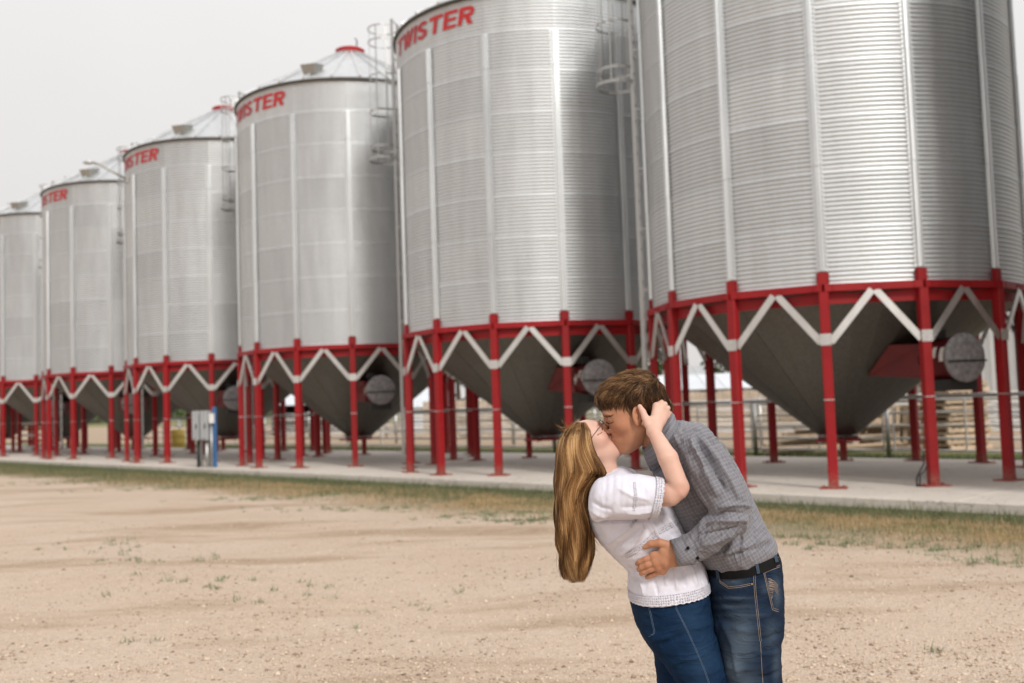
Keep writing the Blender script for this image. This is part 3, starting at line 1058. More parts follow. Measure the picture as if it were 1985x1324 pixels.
# big clad building at the right: wall made of ribbed sheets
t = thing('clad_building', tuple(px_at(1800, 38)), 'tall grey metal building at the right edge behind the fan', 'building')
mb = MB()
mb.box((5.5, 5, 3.2), (11, 9.9, 6.4)); mb.build('wall', M_SHED, t)
mb = MB()
for i in range(5):
    mb.box((0.1 + i * 0.19, -0.035, 3.2), (0.03, 0.03, 6.3))
mb.box((0.48, -0.012, 3.2), (0.93, 0.024, 6.3))
me = mb.mesh('cladding_sheet')
for i in range(11):
    o = link('cladding_sheet', me, M_SHED, t); o.location = (i * 0.95 + 0.2, 0.03, 0)
mb = MB()
mb.add([(-.3, -.4, 6.4), (11.3, -.4, 6.4), (11.3, 5, 8.2), (-.3, 5, 8.2), (-.3, 10.4, 6.4), (11.3, 10.4, 6.4)], [(0, 1, 2, 3), (3, 2, 5, 4), (0, 3, 4), (1, 5, 2)])
mb.build('roof', M_GREY, t)

# ------------------------------------------------------------------ trees beyond the pens
M_BARK = plain('bark', (0.10, 0.075, 0.055), 0.9)
def leaf_mat(name, a, b_):
    m, nt, b = new_mat(name)
    n = noise(nt, worldpos(nt), 1.2, 4)
    oi = N(nt, 'ShaderNodeAttribute'); oi.attribute_name = 'tint'
    c = mixc(nt, oi.outputs['Fac'], a, b_)
    c = mixc(nt, mrange(nt, n, 0.3, 0.7, 0, 0.5), c, tuple(x * 0.6 for x in a))
    nt.links.new(c, b.inputs['Base Color']); b.inputs['Roughness'].default_value = 0.6
    return m
M_LEAF = leaf_mat('tree_leaves', (0.045, 0.075, 0.022), (0.11, 0.15, 0.045))
def tree(loc, h, label):
    t = thing('tree', tuple(loc), label, 'tree', 'trees beyond the corral')
    mb = MB()
    tips = []
    mb.tube([(0, 0, -.1), (0.05, 0, h * .2), (0.0, 0.06, h * .42), (0.05, 0, h * 0.75)], [h * .035, h * .028, h * .02, h * .006], 8)
    for i in range(9):
        a = i * 2.4; z = h * (0.25 + 0.055 * i)
        e = np.array((math.cos(a) * h * .28, math.sin(a) * h * .28, z + h * .16))
        mb.tube([(0, 0, z), e * 0.55 + np.array((0, 0, z * .42)), e], [h * .012, h * .008, h * .003], 5)
        tips.append(e)
    mb.build('trunk', M_BARK, t)
    tips += [np.array((0, 0, h * .78)), np.array((0.1 * h, 0, h * .6))]
    C_, S_ = [], []
    for e in tips:
        k = 170
        d = rng.normal(size=(k, 3)); d /= np.linalg.norm(d, axis=1)[:, None]
        r_ = h * rng.uniform(.10, .19) * rng.uniform(.35, 1, k) ** .6
        C_.append(e + d * r_[:, None] * np.array((1, 1, .8))); 
    C_ = np.concatenate(C_); n = len(C_)
    u = rng.normal(size=(n, 3)); u /= np.linalg.norm(u, axis=1)[:, None]
    v = np.cross(u, rng.normal(size=(n, 3))); v /= np.linalg.norm(v, axis=1)[:, None]
    sz = h * rng.uniform(.018, .035, n)[:, None]
    V = np.stack([C_ - u * sz, C_ + v * sz * .7, C_ + u * sz, C_ - v * sz * .7], 1).reshape(-1, 3)
    me = np_mesh('crown', V, np.arange(4 * n).reshape(n, 4), False)
    at = me.attributes.new('tint', 'FLOAT', 'FACE'); at.data.foreach_set('value', rng.uniform(0, 1, n).astype(np.float32))
    link('crown', me, M_LEAF, t)
tl = ['bushy green tree behind the shed roof right of the man', 'bushy tree above the board fence left of the second hopper', 'green tree beyond the fence between the second and third bins',
      'tree behind the pale shed at the third hopper', 'tree far behind the grey cabinets', 'green tree right of the cattle shed', 'small tree beyond the fence just right of the second hopper']
for (px, Y, h), lb in zip([(1425, 80, 6.6), (880, 72, 7.0), (790, 85, 7.6), (700, 90, 5), (370, 130, 5.5), (1240, 84, 6.4), (940, 76, 5.2)], tl):
    tree(px_at(px, Y), h, lb)
# low far shelter belt along the horizon
n = 26000
xx = rng.uniform(-260, 320, n); yy = rng.uniform(255, 300, n)
hh = 3.0 + 1.6 * np.sin(xx * .05) + 1.2 * np.sin(xx * .13 + 1)
C_ = np.stack([xx, yy, np.clip(hh, .6, 9) * rng.uniform(0, 1, n)], -1)
u = rng.normal(size=(n, 3)); u /= np.linalg.norm(u, axis=1)[:, None]
v = np.cross(u, rng.normal(size=(n, 3))); v /= np.linalg.norm(v, axis=1)[:, None]
sz = rng.uniform(.4, .9, n)[:, None]
V = np.stack([C_ - u * sz, C_ + v * sz * .7, C_ + u * sz, C_ - v * sz * .7], 1).reshape(-1, 3)
me = np_mesh('far_shelter_belt', V, np.arange(4 * n).reshape(n, 4), False)
at = me.attributes.new('tint', 'FLOAT', 'FACE'); at.data.foreach_set('value', rng.uniform(.3, 1, n).astype(np.float32))
tag(link('far_shelter_belt', me, M_LEAF), kind='stuff')

# ------------------------------------------------------------------ electric cabinets at the pad edge
cb = px_at(385, 27.0)
def cabinet(dx, label, w, mat):
    t = thing('electric_cabinet', (cb[0] + dx, cb[1] + dx * -0.55, 0), label, 'electric cabinet', 'electric cabinets on posts at the pad edge', -0.5)
    mb = MB(); mb.box((0, 0, 1.24), (w, 0.2, 0.78), bev=0.02); mb.build('cabinet_body', mat, t)
    mb = MB(); mb.box((0, -0.112, 1.24), (w - .06, 0.02, 0.70)); d = mb.build('door', mat, t)
    mb = MB(); mb.box((w * .34, -0.13, 1.22), (0.02, 0.03, 0.12)); mb.build('handle', M_DARK, d)
    mb = MB(); mb.tube([(0, 0.02, -.05), (0, 0.02, 0.85)], 0.045, 8); mb.build('conduit', M_DARK if dx < 0 else M_PIPE, t)
    mb = MB(); mb.box((0, 0.13, 0.8), (0.06, 0.05, 1.6)); mb.build('post', M_PIPE, t)
    return t
cabinet(-0.17, 'grey electric cabinet on a post, the one with the black conduit', 0.22, M_GREY)
cabinet(0.10, 'grey electric cabinet on a post beside the blue board', 0.24, M_GREY)
t = thing('blue_board', (cb[0] + 0.36, cb[1] - 0.16, 0), 'blue upright board with a white meter box at the pad edge', 'meter board', None, -0.5)
mb = MB(); mb.box((0, 0, 0.86), (0.11, 0.05, 1.72)); mb.build('board', M_BLUE, t)
mb = MB(); mb.box((-0.03, -0.075, 1.42), (0.14, 0.1, 0.26), bev=0.02); mb.build('meter_box', M_WHITE, t)
mb = MB(); mb.tube([(-0.05, -0.06, 0), (-0.05, -0.06, 1.28)], 0.025, 8); mb.build('conduit', M_PIPE, t)

# barrel, red gate, conduit at the big bin's leg
p = px_at(337, 45)
mb = MB(); mb.lathe([(0.01, 0), (0.28, 0), (0.30, 0.05), (0.30, 0.3), (0.315, 0.33), (0.30, 0.36), (0.30, 0.6), (0.315, 0.63), (0.30, 0.66), (0.30, 0.86), (0.27, 0.9), (0.26, 0.885), (0.01, 0.885)], 24)
o = mb.build('barrel', M_YEL); o.location = tuple(p); tag(o, 'yellow plastic barrel standing behind the fourth bin', 'barrel')
t = thing('red_gate', tuple(px_at(28, 47)), 'red slatted gate seen under the far bins at the left', 'gate')
for i in range(5):
    mb = MB(); mb.box((1.0, 0, 0.3 + i * 0.27), (2.0, 0.05, 0.10)); mb.build('slat', M_RED if i % 2 else M_FPOST, t)
for x in (0, 0.66, 1.33, 2.0):
    mb = MB(); mb.box((x, 0.05, 0.75), (0.09, 0.05, 1.5)); mb.build('upright', M_RED, t)
aa = PH + DA * 2
lp = pol(RLEG, aa, 0)
t0 = rowpt(0, 0, SLAB) + lp
mb = MB()
mb.tube([t0 + np.array(v_) for v_ in ((-0.095, 0.06, 0.50), (-0.11, 0.04, 0.32), (-0.19, 0, 0.22), (-0.25, -0.02, 0.12), (-0.25, -0.02, 0.0))], 0.014, 6)
mb.tube([t0 + np.array(v_) for v_ in ((-0.095, -0.03, 0.30), (-0.14, -0.04, 0.22), (-0.21, -0.05, 0.17), (-0.225, -0.06, 0.0))], 0.014, 6)
tag(mb.build('power_cable', M_DARK), 'dark cable looping out beside the leg right of the man', 'cable')

# ------------------------------------------------------------------ gravel stones, grass and weeds
def view_points(n, y0, y1, side=1.12):
    """random ground points in the camera's field, denser near"""
    out = []
    d = 1 / (rng.uniform(0, 1, n) * (1 / y0 - 1 / y1) + 1 / y1)
    x = rng.uniform(-0.52, 0.52, n) * side * d
    return np.stack([x, d], -1)
def qs(P):
    d = P - C1
    return d @ MD, d @ RD
def strip_noise(x, y):
    return 0.55 * np.sin(0.55 * x + 0.3 * y) * np.sin(0.42 * y - 0.6 * x + 2) + 0.35 * np.sin(1.7 * x + 0.8) * np.sin(1.4 * y)
def build_pebbles():
    P = view_points(90000, 2.8, 15.0, 1.5)
    P = P[rng.uniform(0, 1, len(P)) < np.clip((P[:, 1] - 2.4) / 3.0, 0, 1) * np.clip((0.78 - np.abs(P[:, 0] / P[:, 1])) / .2, 0, 1)]
    q, s_ = qs(P)
    P = P[q > 5.9]; n = len(P)
    sz = np.clip(rng.lognormal(math.log(0.0068), 0.42, n), 0.003, 0.022)
    base = np.array([(1, 0, 0), (0, 1, 0), (-1, 0, 0), (0, -1, 0), (0, 0, .62), (0, 0, -.5)], float)
    V = base[None] * (1 + rng.uniform(-.35, .35, (n, 6, 3)))
    a = rng.uniform(0, 2 * PI, n); ca, sa = np.cos(a)[:, None], np.sin(a)[:, None]
    V[..., 0] *= rng.uniform(.8, 1.5, n)[:, None]
    x = V[..., 0] * ca - V[..., 1] * sa; y = V[..., 0] * sa + V[..., 1] * ca
    V = np.stack([x, y, V[..., 2]], -1) * sz[:, None, None]
    V += np.stack([P[:, 0], P[:, 1], ground_height(P[:, 0], P[:, 1]) + sz * .12], -1)[:, None]
    f = np.array([(0, 1, 4), (1, 2, 4), (2, 3, 4), (3, 0, 4), (1, 0, 5), (2, 1, 5), (3, 2, 5), (0, 3, 5)])
    F = (np.arange(n)[:, None, None] * 6 + f[None]).reshape(-1, 3)
    me = np_mesh('gravel_stones', V.reshape(-1, 3), F, False)
    at = me.attributes.new('tint', 'FLOAT', 'FACE'); at.data.foreach_set('value', np.repeat(rng.uniform(0, 1, n), 8).astype(np.float32))
    m, nt, b = new_mat('gravel_stone')
    A = N(nt, 'ShaderNodeAttribute'); A.attribute_name = 'tint'
    r_ = N(nt, 'ShaderNodeValToRGB'); nt.links.new(A.outputs['Fac'], r_.inputs[0])
    els = r_.color_ramp.elements
    els[0].color = (0.20, 0.14, 0.10, 1); els[1].color = (0.64, 0.54, 0.44, 1)
    for pos, cc in ((.3, (.50, .375, .28, 1)), (.6, (.58, .455, .345, 1)), (.85, (.63, .505, .39, 1))):
        e = els.new(pos); e.color = cc
    nt.links.new(r_.outputs['Color'], b.inputs['Base Color']); b.inputs['Roughness'].default_value = 0.9
    tag(link('gravel_stones', me, m), kind='stuff')
build_pebbles()

def blades(name, P, hgt, wid, mat, lean=0.5, seg=2):
    n = len(P)
    z0 = ground_height(P[:, 0], P[:, 1])
    a = rng.uniform(0, 2 * PI, n); d = np.stack([np.cos(a), np.sin(a)], -1)
    w = np.stack([-d[:, 1], d[:, 0]], -1) * (wid * rng.uniform(.6, 1.3, n))[:, None]
    h = hgt * np.where(rng.uniform(0, 1, n) < .04, rng.uniform(1.5, 2.3, n), rng.uniform(.4, 1.35, n))
    ln = rng.uniform(.1, 1, n) * lean
    pts = []
    for t in (0, .55, 1.0):
        c = np.stack([P[:, 0] + d[:, 0] * h * ln * t ** 1.8, P[:, 1] + d[:, 1] * h * ln * t ** 1.8, z0 - .004 + h * t * (1 - .25 * ln * t)], -1)
        k = (1 - t * .9)
        W = np.concatenate([w * k, np.zeros((n, 1))], -1)
        pts += [c - W, c + W]
    V = np.stack(pts, 1).reshape(-1, 3)
    f = np.array([(0, 1, 3, 2), (2, 3, 5, 4)])
    F = (np.arange(n)[:, None, None] * 6 + f[None]).reshape(-1, 4)
    me = np_mesh(name, V, F, False)
    at = me.attributes.new('tint', 'FLOAT', 'FACE'); at.data.foreach_set('value', np.repeat(rng.uniform(0, 1, n), 2).astype(np.float32))
    return tag(link(name, me, mat), kind='stuff')
M_GRASS = leaf_mat('green_grass', (0.075, 0.10, 0.04), (0.20, 0.21, 0.095))
M_DRY = leaf_mat('dry_grass', (0.34, 0.235, 0.11), (0.52, 0.39, 0.215))
M_WEED = leaf_mat('weed_leaves', (0.11, 0.16, 0.07), (0.26, 0.31, 0.17))
n = 120000
S_ = rng.uniform(-7.5, 34, n) ; Q_ = rng.uniform(3.9, 7.3, n)
P = C1 + RD * S_[:, None] + MD * Q_[:, None]
nz = strip_noise(P[:, 0], P[:, 1])
edge = Q_ + nz * 0.7
near = (edge < 6.5 + rng.normal(0, .5, n))
green = (edge < 4.75 + rng.normal(0, .22, n)) | ((nz > .28) & (rng.uniform(0, 1, n) < .5)) | (rng.uniform(0, 1, n) < np.clip((S_ - 8) / 16, .05, .6))
thin = rng.uniform(0, 1, n) < .9
blades('green_grass', P[near & green & thin], 0.085, 0.004, M_GRASS, .6)
blades('dry_grass', P[near & ~green & thin], 0.055, 0.0035, M_DRY, .9)
n = 14000
S_ = rng.uniform(-8, 34, n); Q_ = rng.uniform(-6.6, -3.9, n)
blades('back_grass', C1 + RD * S_[:, None] + MD * Q_[:, None], 0.10, 0.008, M_GRASS, .5)
# weed tufts on the gravel, in loose drifts
tc = []
for px, py, k, rx, ry in [(960, 1000, 60, 1.2, .5), (150, 1065, 12, 1.2, .6), (250, 1090, 11, 1.1, .5), (440, 1130, 11, 1.2, .6), (560, 1160, 6, .9, .4), (1560, 1042, 26, .7, .3),
                          (1650, 1052, 34, .9, .35), (1800, 1060, 34, 1.0, .4), (1930, 1085, 26, .6, .4), (700, 985, 50, 1.6, .5), (1020, 1012, 40, .7, .3), (780, 1180, 5, .6, .6), (1805, 1265, 2, .1, .1), (280, 1235, 2, .2, .2), (330, 945, 60, 2.2, .5), (150, 935, 50, 2.2, .5), (550, 965, 60, 1.6, .4)]:
    dy = (py - 662); xx_ = (px - 992.5) * _cr + dy * _sr; yy_ = -(px - 992.5) * _sr + dy * _cr
    v_ = np.array((xx_ / FPX, _c + _s * yy_ / FPX, _s - _c * yy_ / FPX)); tt = -CAMZ / v_[2]
    c0 = np.array((v_[0] * tt, v_[1] * tt))
    for i in range(k):
        tc.append(c0 + np.array((random.gauss(0, rx * .5), random.gauss(0, ry * .5))))
tc = np.array(tc)
per = 15
P = np.repeat(tc, per, 0) + rng.normal(0, .032, (len(tc) * per, 2))
blades('weed_tufts', P, 0.05, 0.0042, M_WEED, 1.3)
# ------------------------------------------------------------------ implicit-surface modelling kit for the two people
D0 = 3.3                                  # distance of the couple along the view axis
SP = D0 / FPX                             # metres per photograph pixel at that distance
def Q(px, py, w=0.0):
    """world point seen at photograph pixel (px, py), w pixel-lengths (1.68 mm) behind the couple's middle plane"""
    d = D0 + w * SP
    return CAM + d * (FWD + RGT * (px - 992.5) / FPX - UPV * (py - 662) / FPX)
def proj(V):
    V = np.asarray(V) - CAM
    d = V @ FWD
    return np.stack([992.5 + FPX * (V @ RGT) / d, 662 - FPX * (V @ UPV) / d, (d - D0) / SP], -1)

class Field:
    def __init__(self, lo, hi, h, org=None, R=None):
        self.lo = np.asarray(lo, float); self.h = h
        self.n = np.ceil((np.asarray(hi) - self.lo) / h).astype(int) + 1
        self.F = np.full(self.n, 0.5, np.float32)
        self.org = np.zeros(3) if org is None else np.asarray(org, float)
        self.R = np.eye(3) if R is None else np.asarray(R, float)
        self.ax = [self.lo[i] + h * np.arange(self.n[i]) for i in range(3)]
    def L(self, p): return self.R.T @ (np.asarray(p, float) - self.org)
    def D(self, d): return self.R.T @ np.asarray(d, float)
    def _grid(self, blo, bhi):
        a = np.maximum(0, np.floor((blo - self.lo) / self.h).astype(int))
        b = np.minimum(self.n, np.ceil((bhi - self.lo) / self.h).astype(int) + 1)
        if np.any(b <= a): return None, None
        sl = tuple(slice(a[i], b[i]) for i in range(3))
        g = np.meshgrid(*[self.ax[i][sl[i]].astype(np.float32) for i in range(3)], indexing='ij')
        return sl, np.stack(g, -1)
    def _put(self, sl, d, k, op):
        F = self.F[sl]
        if op == 'add':
            if k > 0:
                h = np.clip(0.5 + 0.5 * (F - d) / k, 0, 1)
                self.F[sl] = F * (1 - h) + d * h - k * h * (1 - h)
            else: self.F[sl] = np.minimum(F, d)
        else:
            d = -d
            if k > 0:
                h = np.clip(0.5 - 0.5 * (F - d) / k, 0, 1)
                self.F[sl] = F * (1 - h) + d * h + k * h * (1 - h)
            else: self.F[sl] = np.maximum(F, d)
    def cone(self, a, b, ra, rb, k=0.0, op='add', local=False):
        a = np.asarray(a) if local else self.L(a); b = np.asarray(b) if local else self.L(b)
        m = max(ra, rb) + k + 3 * self.h
        sl, P = self._grid(np.minimum(a, b) - m, np.maximum(a, b) + m)
        if sl is None: return self
        ab = b - a; t = np.clip(((P - a) @ ab) / max(ab @ ab, 1e-12), 0, 1)
        d = np.linalg.norm(P - (a + t[..., None] * ab), axis=-1) - (ra + (rb - ra) * t)
        self._put(sl, d.astype(np.float32), k, op); return self
    def chain(self, pts, rs, k=0.003, kj=None, local=False):
        """bent tapered limb: built as its own field then merged with k, so a finger stays one finger"""
        pts = [np.asarray(p) if local else self.L(p) for p in pts]
        m = max(rs) + k + 3 * self.h
        sl, P = self._grid(np.min(pts, 0) - m, np.max(pts, 0) + m)
        if sl is None: return self
        d = None
        kj = kj if kj is not None else min(rs) * 0.5
        for i in range(len(pts) - 1):
            a, b = pts[i], pts[i + 1]; ab = b - a
            t = np.clip(((P - a) @ ab) / max(ab @ ab, 1e-12), 0, 1)
            e = np.linalg.norm(P - (a + t[..., None] * ab), axis=-1) - (rs[i] + (rs[i + 1] - rs[i]) * t)
            if d is None: d = e
            else:
                h = np.clip(0.5 + 0.5 * (d - e) / kj, 0, 1); d = d * (1 - h) + e * h - kj * h * (1 - h)
        self._put(sl, d.astype(np.float32), k, 'add'); return self
    def ell(self, c, r, A=None, k=0.0, op='add', local=False):
        c = np.asarray(c) if local else self.L(c)
        A = np.eye(3) if A is None else (np.asarray(A) if local else self.R.T @ np.asarray(A))
        m = max(r) + k + 3 * self.h
        sl, P = self._grid(c - m, c + m)
        if sl is None: return self
        q = (P - c) @ A
        r = np.asarray(r)
        k0 = np.linalg.norm(q / r, axis=-1); k1 = np.linalg.norm(q / r ** 2, axis=-1) + 1e-9
        d = np.where(k0 < 1e-3, -min(r), k0 * (k0 - 1) / k1)
        self._put(sl, d.astype(np.float32), k, op); return self
    def loft(self, secs, k=0.012, sub=3, pw=2.3, op='add', flat0=False, flat1=False, grow=0.0):
        """secs: (left world, right world, half depth m).  Surface passes through the traced edges."""
        S = resample(secs, sub)
        F = self.D(FWD)
        acc = None
        C = [self.L((a + b) / 2) for a, b, _ in S]
        A = [np.linalg.norm(b - a) / 2 + grow for a, b, _ in S]
        Bd = [b_ + grow for _, _, b_ in S]
        Us = []
        for a, b, _ in S:
            u = self.D(b - a); u = u - F * (u @ F); Us.append(u / np.linalg.norm(u))
        big = max(max(A), max(Bd)) + k + 3 * self.h
        for i in range(len(S) - 1):
            mrad = max(A[i], A[i + 1], Bd[i], Bd[i + 1]) + k + 3 * self.h
            sl, P = self._grid(np.minimum(C[i], C[i + 1]) - mrad, np.maximum(C[i], C[i + 1]) + mrad)
            if sl is None: continue
            ax = C[i + 1] - C[i]
            m0 = np.cross(Us[i], F); m1 = np.cross(Us[i + 1], F)
            if m0 @ ax < 0: m0 = -m0
            if m1 @ ax < 0: m1 = -m1
            s0 = (P - C[i]) @ m0; s1 = (P - C[i + 1]) @ m1
            den = s0 - s1
            t = np.where(np.abs(den) < 1e-6, 0.5, s0 / np.where(np.abs(den) < 1e-6, 1, den))
            inside = den > 1e-6
            tc = np.clip(np.where(inside, t, ((P - C[i]) @ ax) / (ax @ ax)), 0, 1)[..., None]
            c = C[i] + tc * ax
            u = Us[i] + tc * (Us[i + 1] - Us[i]); u = u / np.linalg.norm(u, axis=-1, keepdims=True)
            q = P - c
            a_ = A[i] + tc[..., 0] * (A[i + 1] - A[i]); b_ = Bd[i] + tc[..., 0] * (Bd[i + 1] - Bd[i])
            qu = np.abs((q * u).sum(-1)) / a_; qb = np.abs(q @ F) / b_
            first, last = i == 0, i == len(S) - 2
            exc = np.where(s0 < 0, -s0, np.where(s1 > 0, s1, 0.0))
            cap = np.minimum(a_, b_) * (0.5 if not ((first and flat0) or (last and flat1)) else 0.5)
            rad = (qu ** pw + qb ** pw) ** (1 / pw)
            d = (np.sqrt(rad ** 2 + (exc / cap) ** 2) - 1) * np.minimum(a_, b_)
            if first and flat0: d = np.maximum(d, -s0)
            if last and flat1: d = np.maximum(d, s1)
            full = np.full(self.F[sl].shape, 0, np.float32) + d.astype(np.float32)
            self._loftput(sl, full, i == 0)
        self._merge(k, op)
        return self
    def _loftput(self, sl, d, first):
        if first: self.T = np.full(self.n, 0.5, np.float32)
        self.T[sl] = np.minimum(self.T[sl], d)
    def _merge(self, k, op):
        sl = tuple(slice(None) for _ in range(3))
        self._put(sl, self.T, k, op); self.T = None
    def clip(self, p, nrm, keep_below=True):
        """cut away everything on the nrm side of p"""
        p = self.L(p); n_ = self.D(nrm); n_ = n_ / np.linalg.norm(n_)
        g = np.meshgrid(*[a.astype(np.float32) for a in self.ax], indexing='ij')
        d = (g[0] - p[0]) * n_[0] + (g[1] - p[1]) * n_[1] + (g[2] - p[2]) * n_[2]
        self.F = np.maximum(self.F, d.astype(np.float32)); return self
    def surface(self, smooth=1):
        V, Fc = nets(self.F, self.lo, self.h)
        if smooth: V = relax(V, Fc, smooth)
        return V @ self.R.T + self.org, Fc

def resample(secs, sub):
    A = [np.concatenate([np.asarray(a, float), np.asarray(b, float), [c]]) for a, b, c in secs]
    out = []
    for i in range(len(A) - 1):
        p0 = A[max(i - 1, 0)]; p1 = A[i]; p2 = A[i + 1]; p3 = A[min(i + 2, len(A) - 1)]
        for j in range(sub):
            t = j / sub
            out.append(0.5 * (2 * p1 + (p2 - p0) * t + (2 * p0 - 5 * p1 + 4 * p2 - p3) * t * t + (3 * p1 - p0 - 3 * p2 + p3) * t ** 3))
    out.append(A[-1])
    return [(o[:3], o[3:6], float(o[6])) for o in out]

def nets(F, lo, h):
    ins = F < 0
    nx, ny, nz = F.shape
    corners = [(i, j, k) for i in (0, 1) for j in (0, 1) for k in (0, 1)]
    sub = lambda A, c: A[c[0]:nx - 1 + c[0], c[1]:ny - 1 + c[1], c[2]:nz - 1 + c[2]]
    cnt = sum(sub(ins, c).astype(np.int8) for c in corners)
    act = (cnt > 0) & (cnt < 8)
    idx = np.argwhere(act)
    vid = np.full(act.shape, -1, np.int64); vid[act] = np.arange(len(idx))
    fv = np.stack([F[idx[:, 0] + c[0], idx[:, 1] + c[1], idx[:, 2] + c[2]] for c in corners], 1).astype(np.float64)
    P = np.zeros((len(idx), 3)); W = np.zeros(len(idx))
    for a in range(8):
        for b in range(a + 1, 8):
            ca, cb = np.array(corners[a]), np.array(corners[b])
            if np.abs(ca - cb).sum() != 1: continue
            fa, fb = fv[:, a], fv[:, b]
            x = (fa < 0) != (fb < 0)
            t = np.where(x, fa / np.where(fa == fb, 1, fa - fb), 0)
            P += np.where(x[:, None], ca + t[:, None] * (cb - ca), 0); W += x
    V = lo + h * (idx + P / W[:, None])
    faces = []
    for ax in range(3):
        sl0 = [slice(None)] * 3; sl1 = [slice(None)] * 3
        sl0[ax] = slice(0, -1); sl1[ax] = slice(1, None)
        ch = ins[tuple(sl0)] != ins[tuple(sl1)]
        e = np.argwhere(ch)
        o1, o2 = [(1, 2), (2, 0), (0, 1)][ax]
        ok = (e[:, o1] > 0) & (e[:, o2] > 0) & (e[:, o1] < F.shape[o1] - 1) & (e[:, o2] < F.shape[o2] - 1)
        e = e[ok]
        if len(e) == 0: continue
        def v(d1, d2):
            q = e.copy(); q[:, o1] += d1; q[:, o2] += d2
            return vid[q[:, 0], q[:, 1], q[:, 2]]
        quad = np.stack([v(-1, -1), v(0, -1), v(0, 0), v(-1, 0)], 1)
        flip = ins[tuple(e.T)]
        quad[~flip] = quad[~flip][:, ::-1]
        faces.append(quad)
    Fc = np.concatenate(faces)
    Fc = Fc[(Fc >= 0).all(1)]
    return V, Fc

def relax(V, Fc, it=1, lam=0.5):
    e = np.concatenate([Fc[:, [0, 1]], Fc[:, [1, 2]], Fc[:, [2, 3]], Fc[:, [3, 0]]])
    e = np.concatenate([e, e[:, ::-1]])
    n = len(V)
    cnt = np.bincount(e[:, 0], minlength=n).astype(float)[:, None]
    for _ in range(it):
        for l in (lam, -lam * 1.03):
            S = np.stack([np.bincount(e[:, 0], V[e[:, 1], i], n) for i in range(3)], 1) / np.maximum(cnt, 1)
            V = V + l * (S - V)
    return V

def vnormals(V, Fc):
    n = np.cross(V[Fc[:, 2]] - V[Fc[:, 0]], V[Fc[:, 3]] - V[Fc[:, 1]])
    out = np.zeros_like(V)
    for c in range(4):
        for i in range(3): out[:, i] += np.bincount(Fc[:, c], n[:, i], len(V))
    return out / (np.linalg.norm(out, axis=1, keepdims=True) + 1e-12)

def seg_dist(P, pts):
    """distance in the picture plane of points P (n,2) to a polyline, and the position along it 0..1"""
    best = np.full(len(P), 1e9); tt = np.zeros(len(P)); sg = np.zeros(len(P))
    n = len(pts) - 1
    for i in range(n):
        a = np.array(pts[i], float); b = np.array(pts[i + 1], float); ab = b - a
        t = np.clip(((P - a) @ ab) / (ab @ ab), 0, 1)
        d = np.linalg.norm(P - (a + t[:, None] * ab), axis=1)
        m = d < best; best[m] = d[m]; tt[m] = (i + t[m]) / n
        cr = ab[0] * (P[:, 1] - a[1]) - ab[1] * (P[:, 0] - a[0]); sg[m] = cr[m]
    return best, tt, sg

def folds(V, Fc, strokes, gain=1.9, thin=.78):
    """raise (+) or press (-) cloth folds: (points, width px, height px) on the side towards the camera"""
    for pts, wid, amp in strokes:
        wid *= thin; amp *= gain
        N_ = vnormals(V, Fc); p = proj(V)
        d, t, sg = seg_dist(p[:, :2], pts)
        we = np.where(sg > 0, wid * .55, wid * 1.35)
        k = amp * np.exp(-(d / we) ** 1.6) * np.clip(np.minimum(t, 1 - t) * 5, 0, 1) ** .7
        face = np.clip(-(N_ @ FWD) * 1.6 + .15, 0, 1)
        V = V + N_ * (k * face * SP)[:, None]
    return V

def crumple(V, Fc, amp, scale, seed, stretch=(1, 1, 1)):
    """irregular small cloth folds"""
    r_ = np.random.default_rng(seed)
    N_ = vnormals(V, Fc); h = np.zeros(len(V))
    X = V * np.asarray(stretch)
    for o in range(7):
        d = r_.normal(size=3); d /= np.linalg.norm(d); f = scale * r_.uniform(.6, 2.2)
        d2 = r_.normal(size=3); d2 /= np.linalg.norm(d2)
        ph = r_.uniform(0, 6.28)
        h += (1 - np.abs(np.sin(f * (X @ d) + 1.2 * np.sin(f * .45 * (X @ d2) + ph)))) ** 2 / (1 + o * .25)
    return V + N_ * (amp * (h - h.mean()))[:, None]

def set_attr(me, name, vals, kind='FLOAT'):
    at = me.attributes.new(name, kind, 'POINT')
    if kind == 'FLOAT': at.data.foreach_set('value', np.asarray(vals, np.float32).ravel())
    elif kind == 'FLOAT_VECTOR': at.data.foreach_set('vector', np.asarray(vals, np.float32).ravel())
    else: at.data.foreach_set('color', np.asarray(vals, np.float32).ravel())

def bvh_of(V, Fc): return BVHTree.FromPolygons([tuple(v) for v in V], [tuple(int(i) for i in f) for f in Fc])

def drape(bvhs, px, py, off=0.0):
    """point where the sight line through a pixel first meets the given surfaces"""
    d = FWD + RGT * (px - 992.5) / FPX - UPV * (py - 662) / FPX
    d = d / np.linalg.norm(d)
    best = None
    for b in bvhs:
        h = b.ray_cast(Vector(CAM), Vector(d), 6.0)
        if h[0] is not None and (best is None or h[3] < best[2]): best = (np.array(h[0]), np.array(h[1]), h[3])
    if best is None: return None
    n = best[1]
    if n @ d > 0: n = -n
    return best[0] + n * off

def densify(pts, step):
    out = []
    for a, b in zip(pts[:-1], pts[1:]):
        n = max(1, int(math.hypot(b[0] - a[0], b[1] - a[1]) / step))
        out += [(a[0] + (b[0] - a[0]) * i / n, a[1] + (b[1] - a[1]) * i / n) for i in range(n)]
    return out + [pts[-1]]

def stitch_tube(mb, bvhs, pts, r, off=0.0005, step=4):
    P = [drape(bvhs, x, y, off) for x, y in densify(pts, step)]
    run = []
    for p in P + [None]:
        if p is None or (run and np.linalg.norm(p - run[-1]) > 0.05):
            if len(run) > 1: mb.tube(run, r, 5)
            run = [] if p is None else [p]
        else: run.append(p)

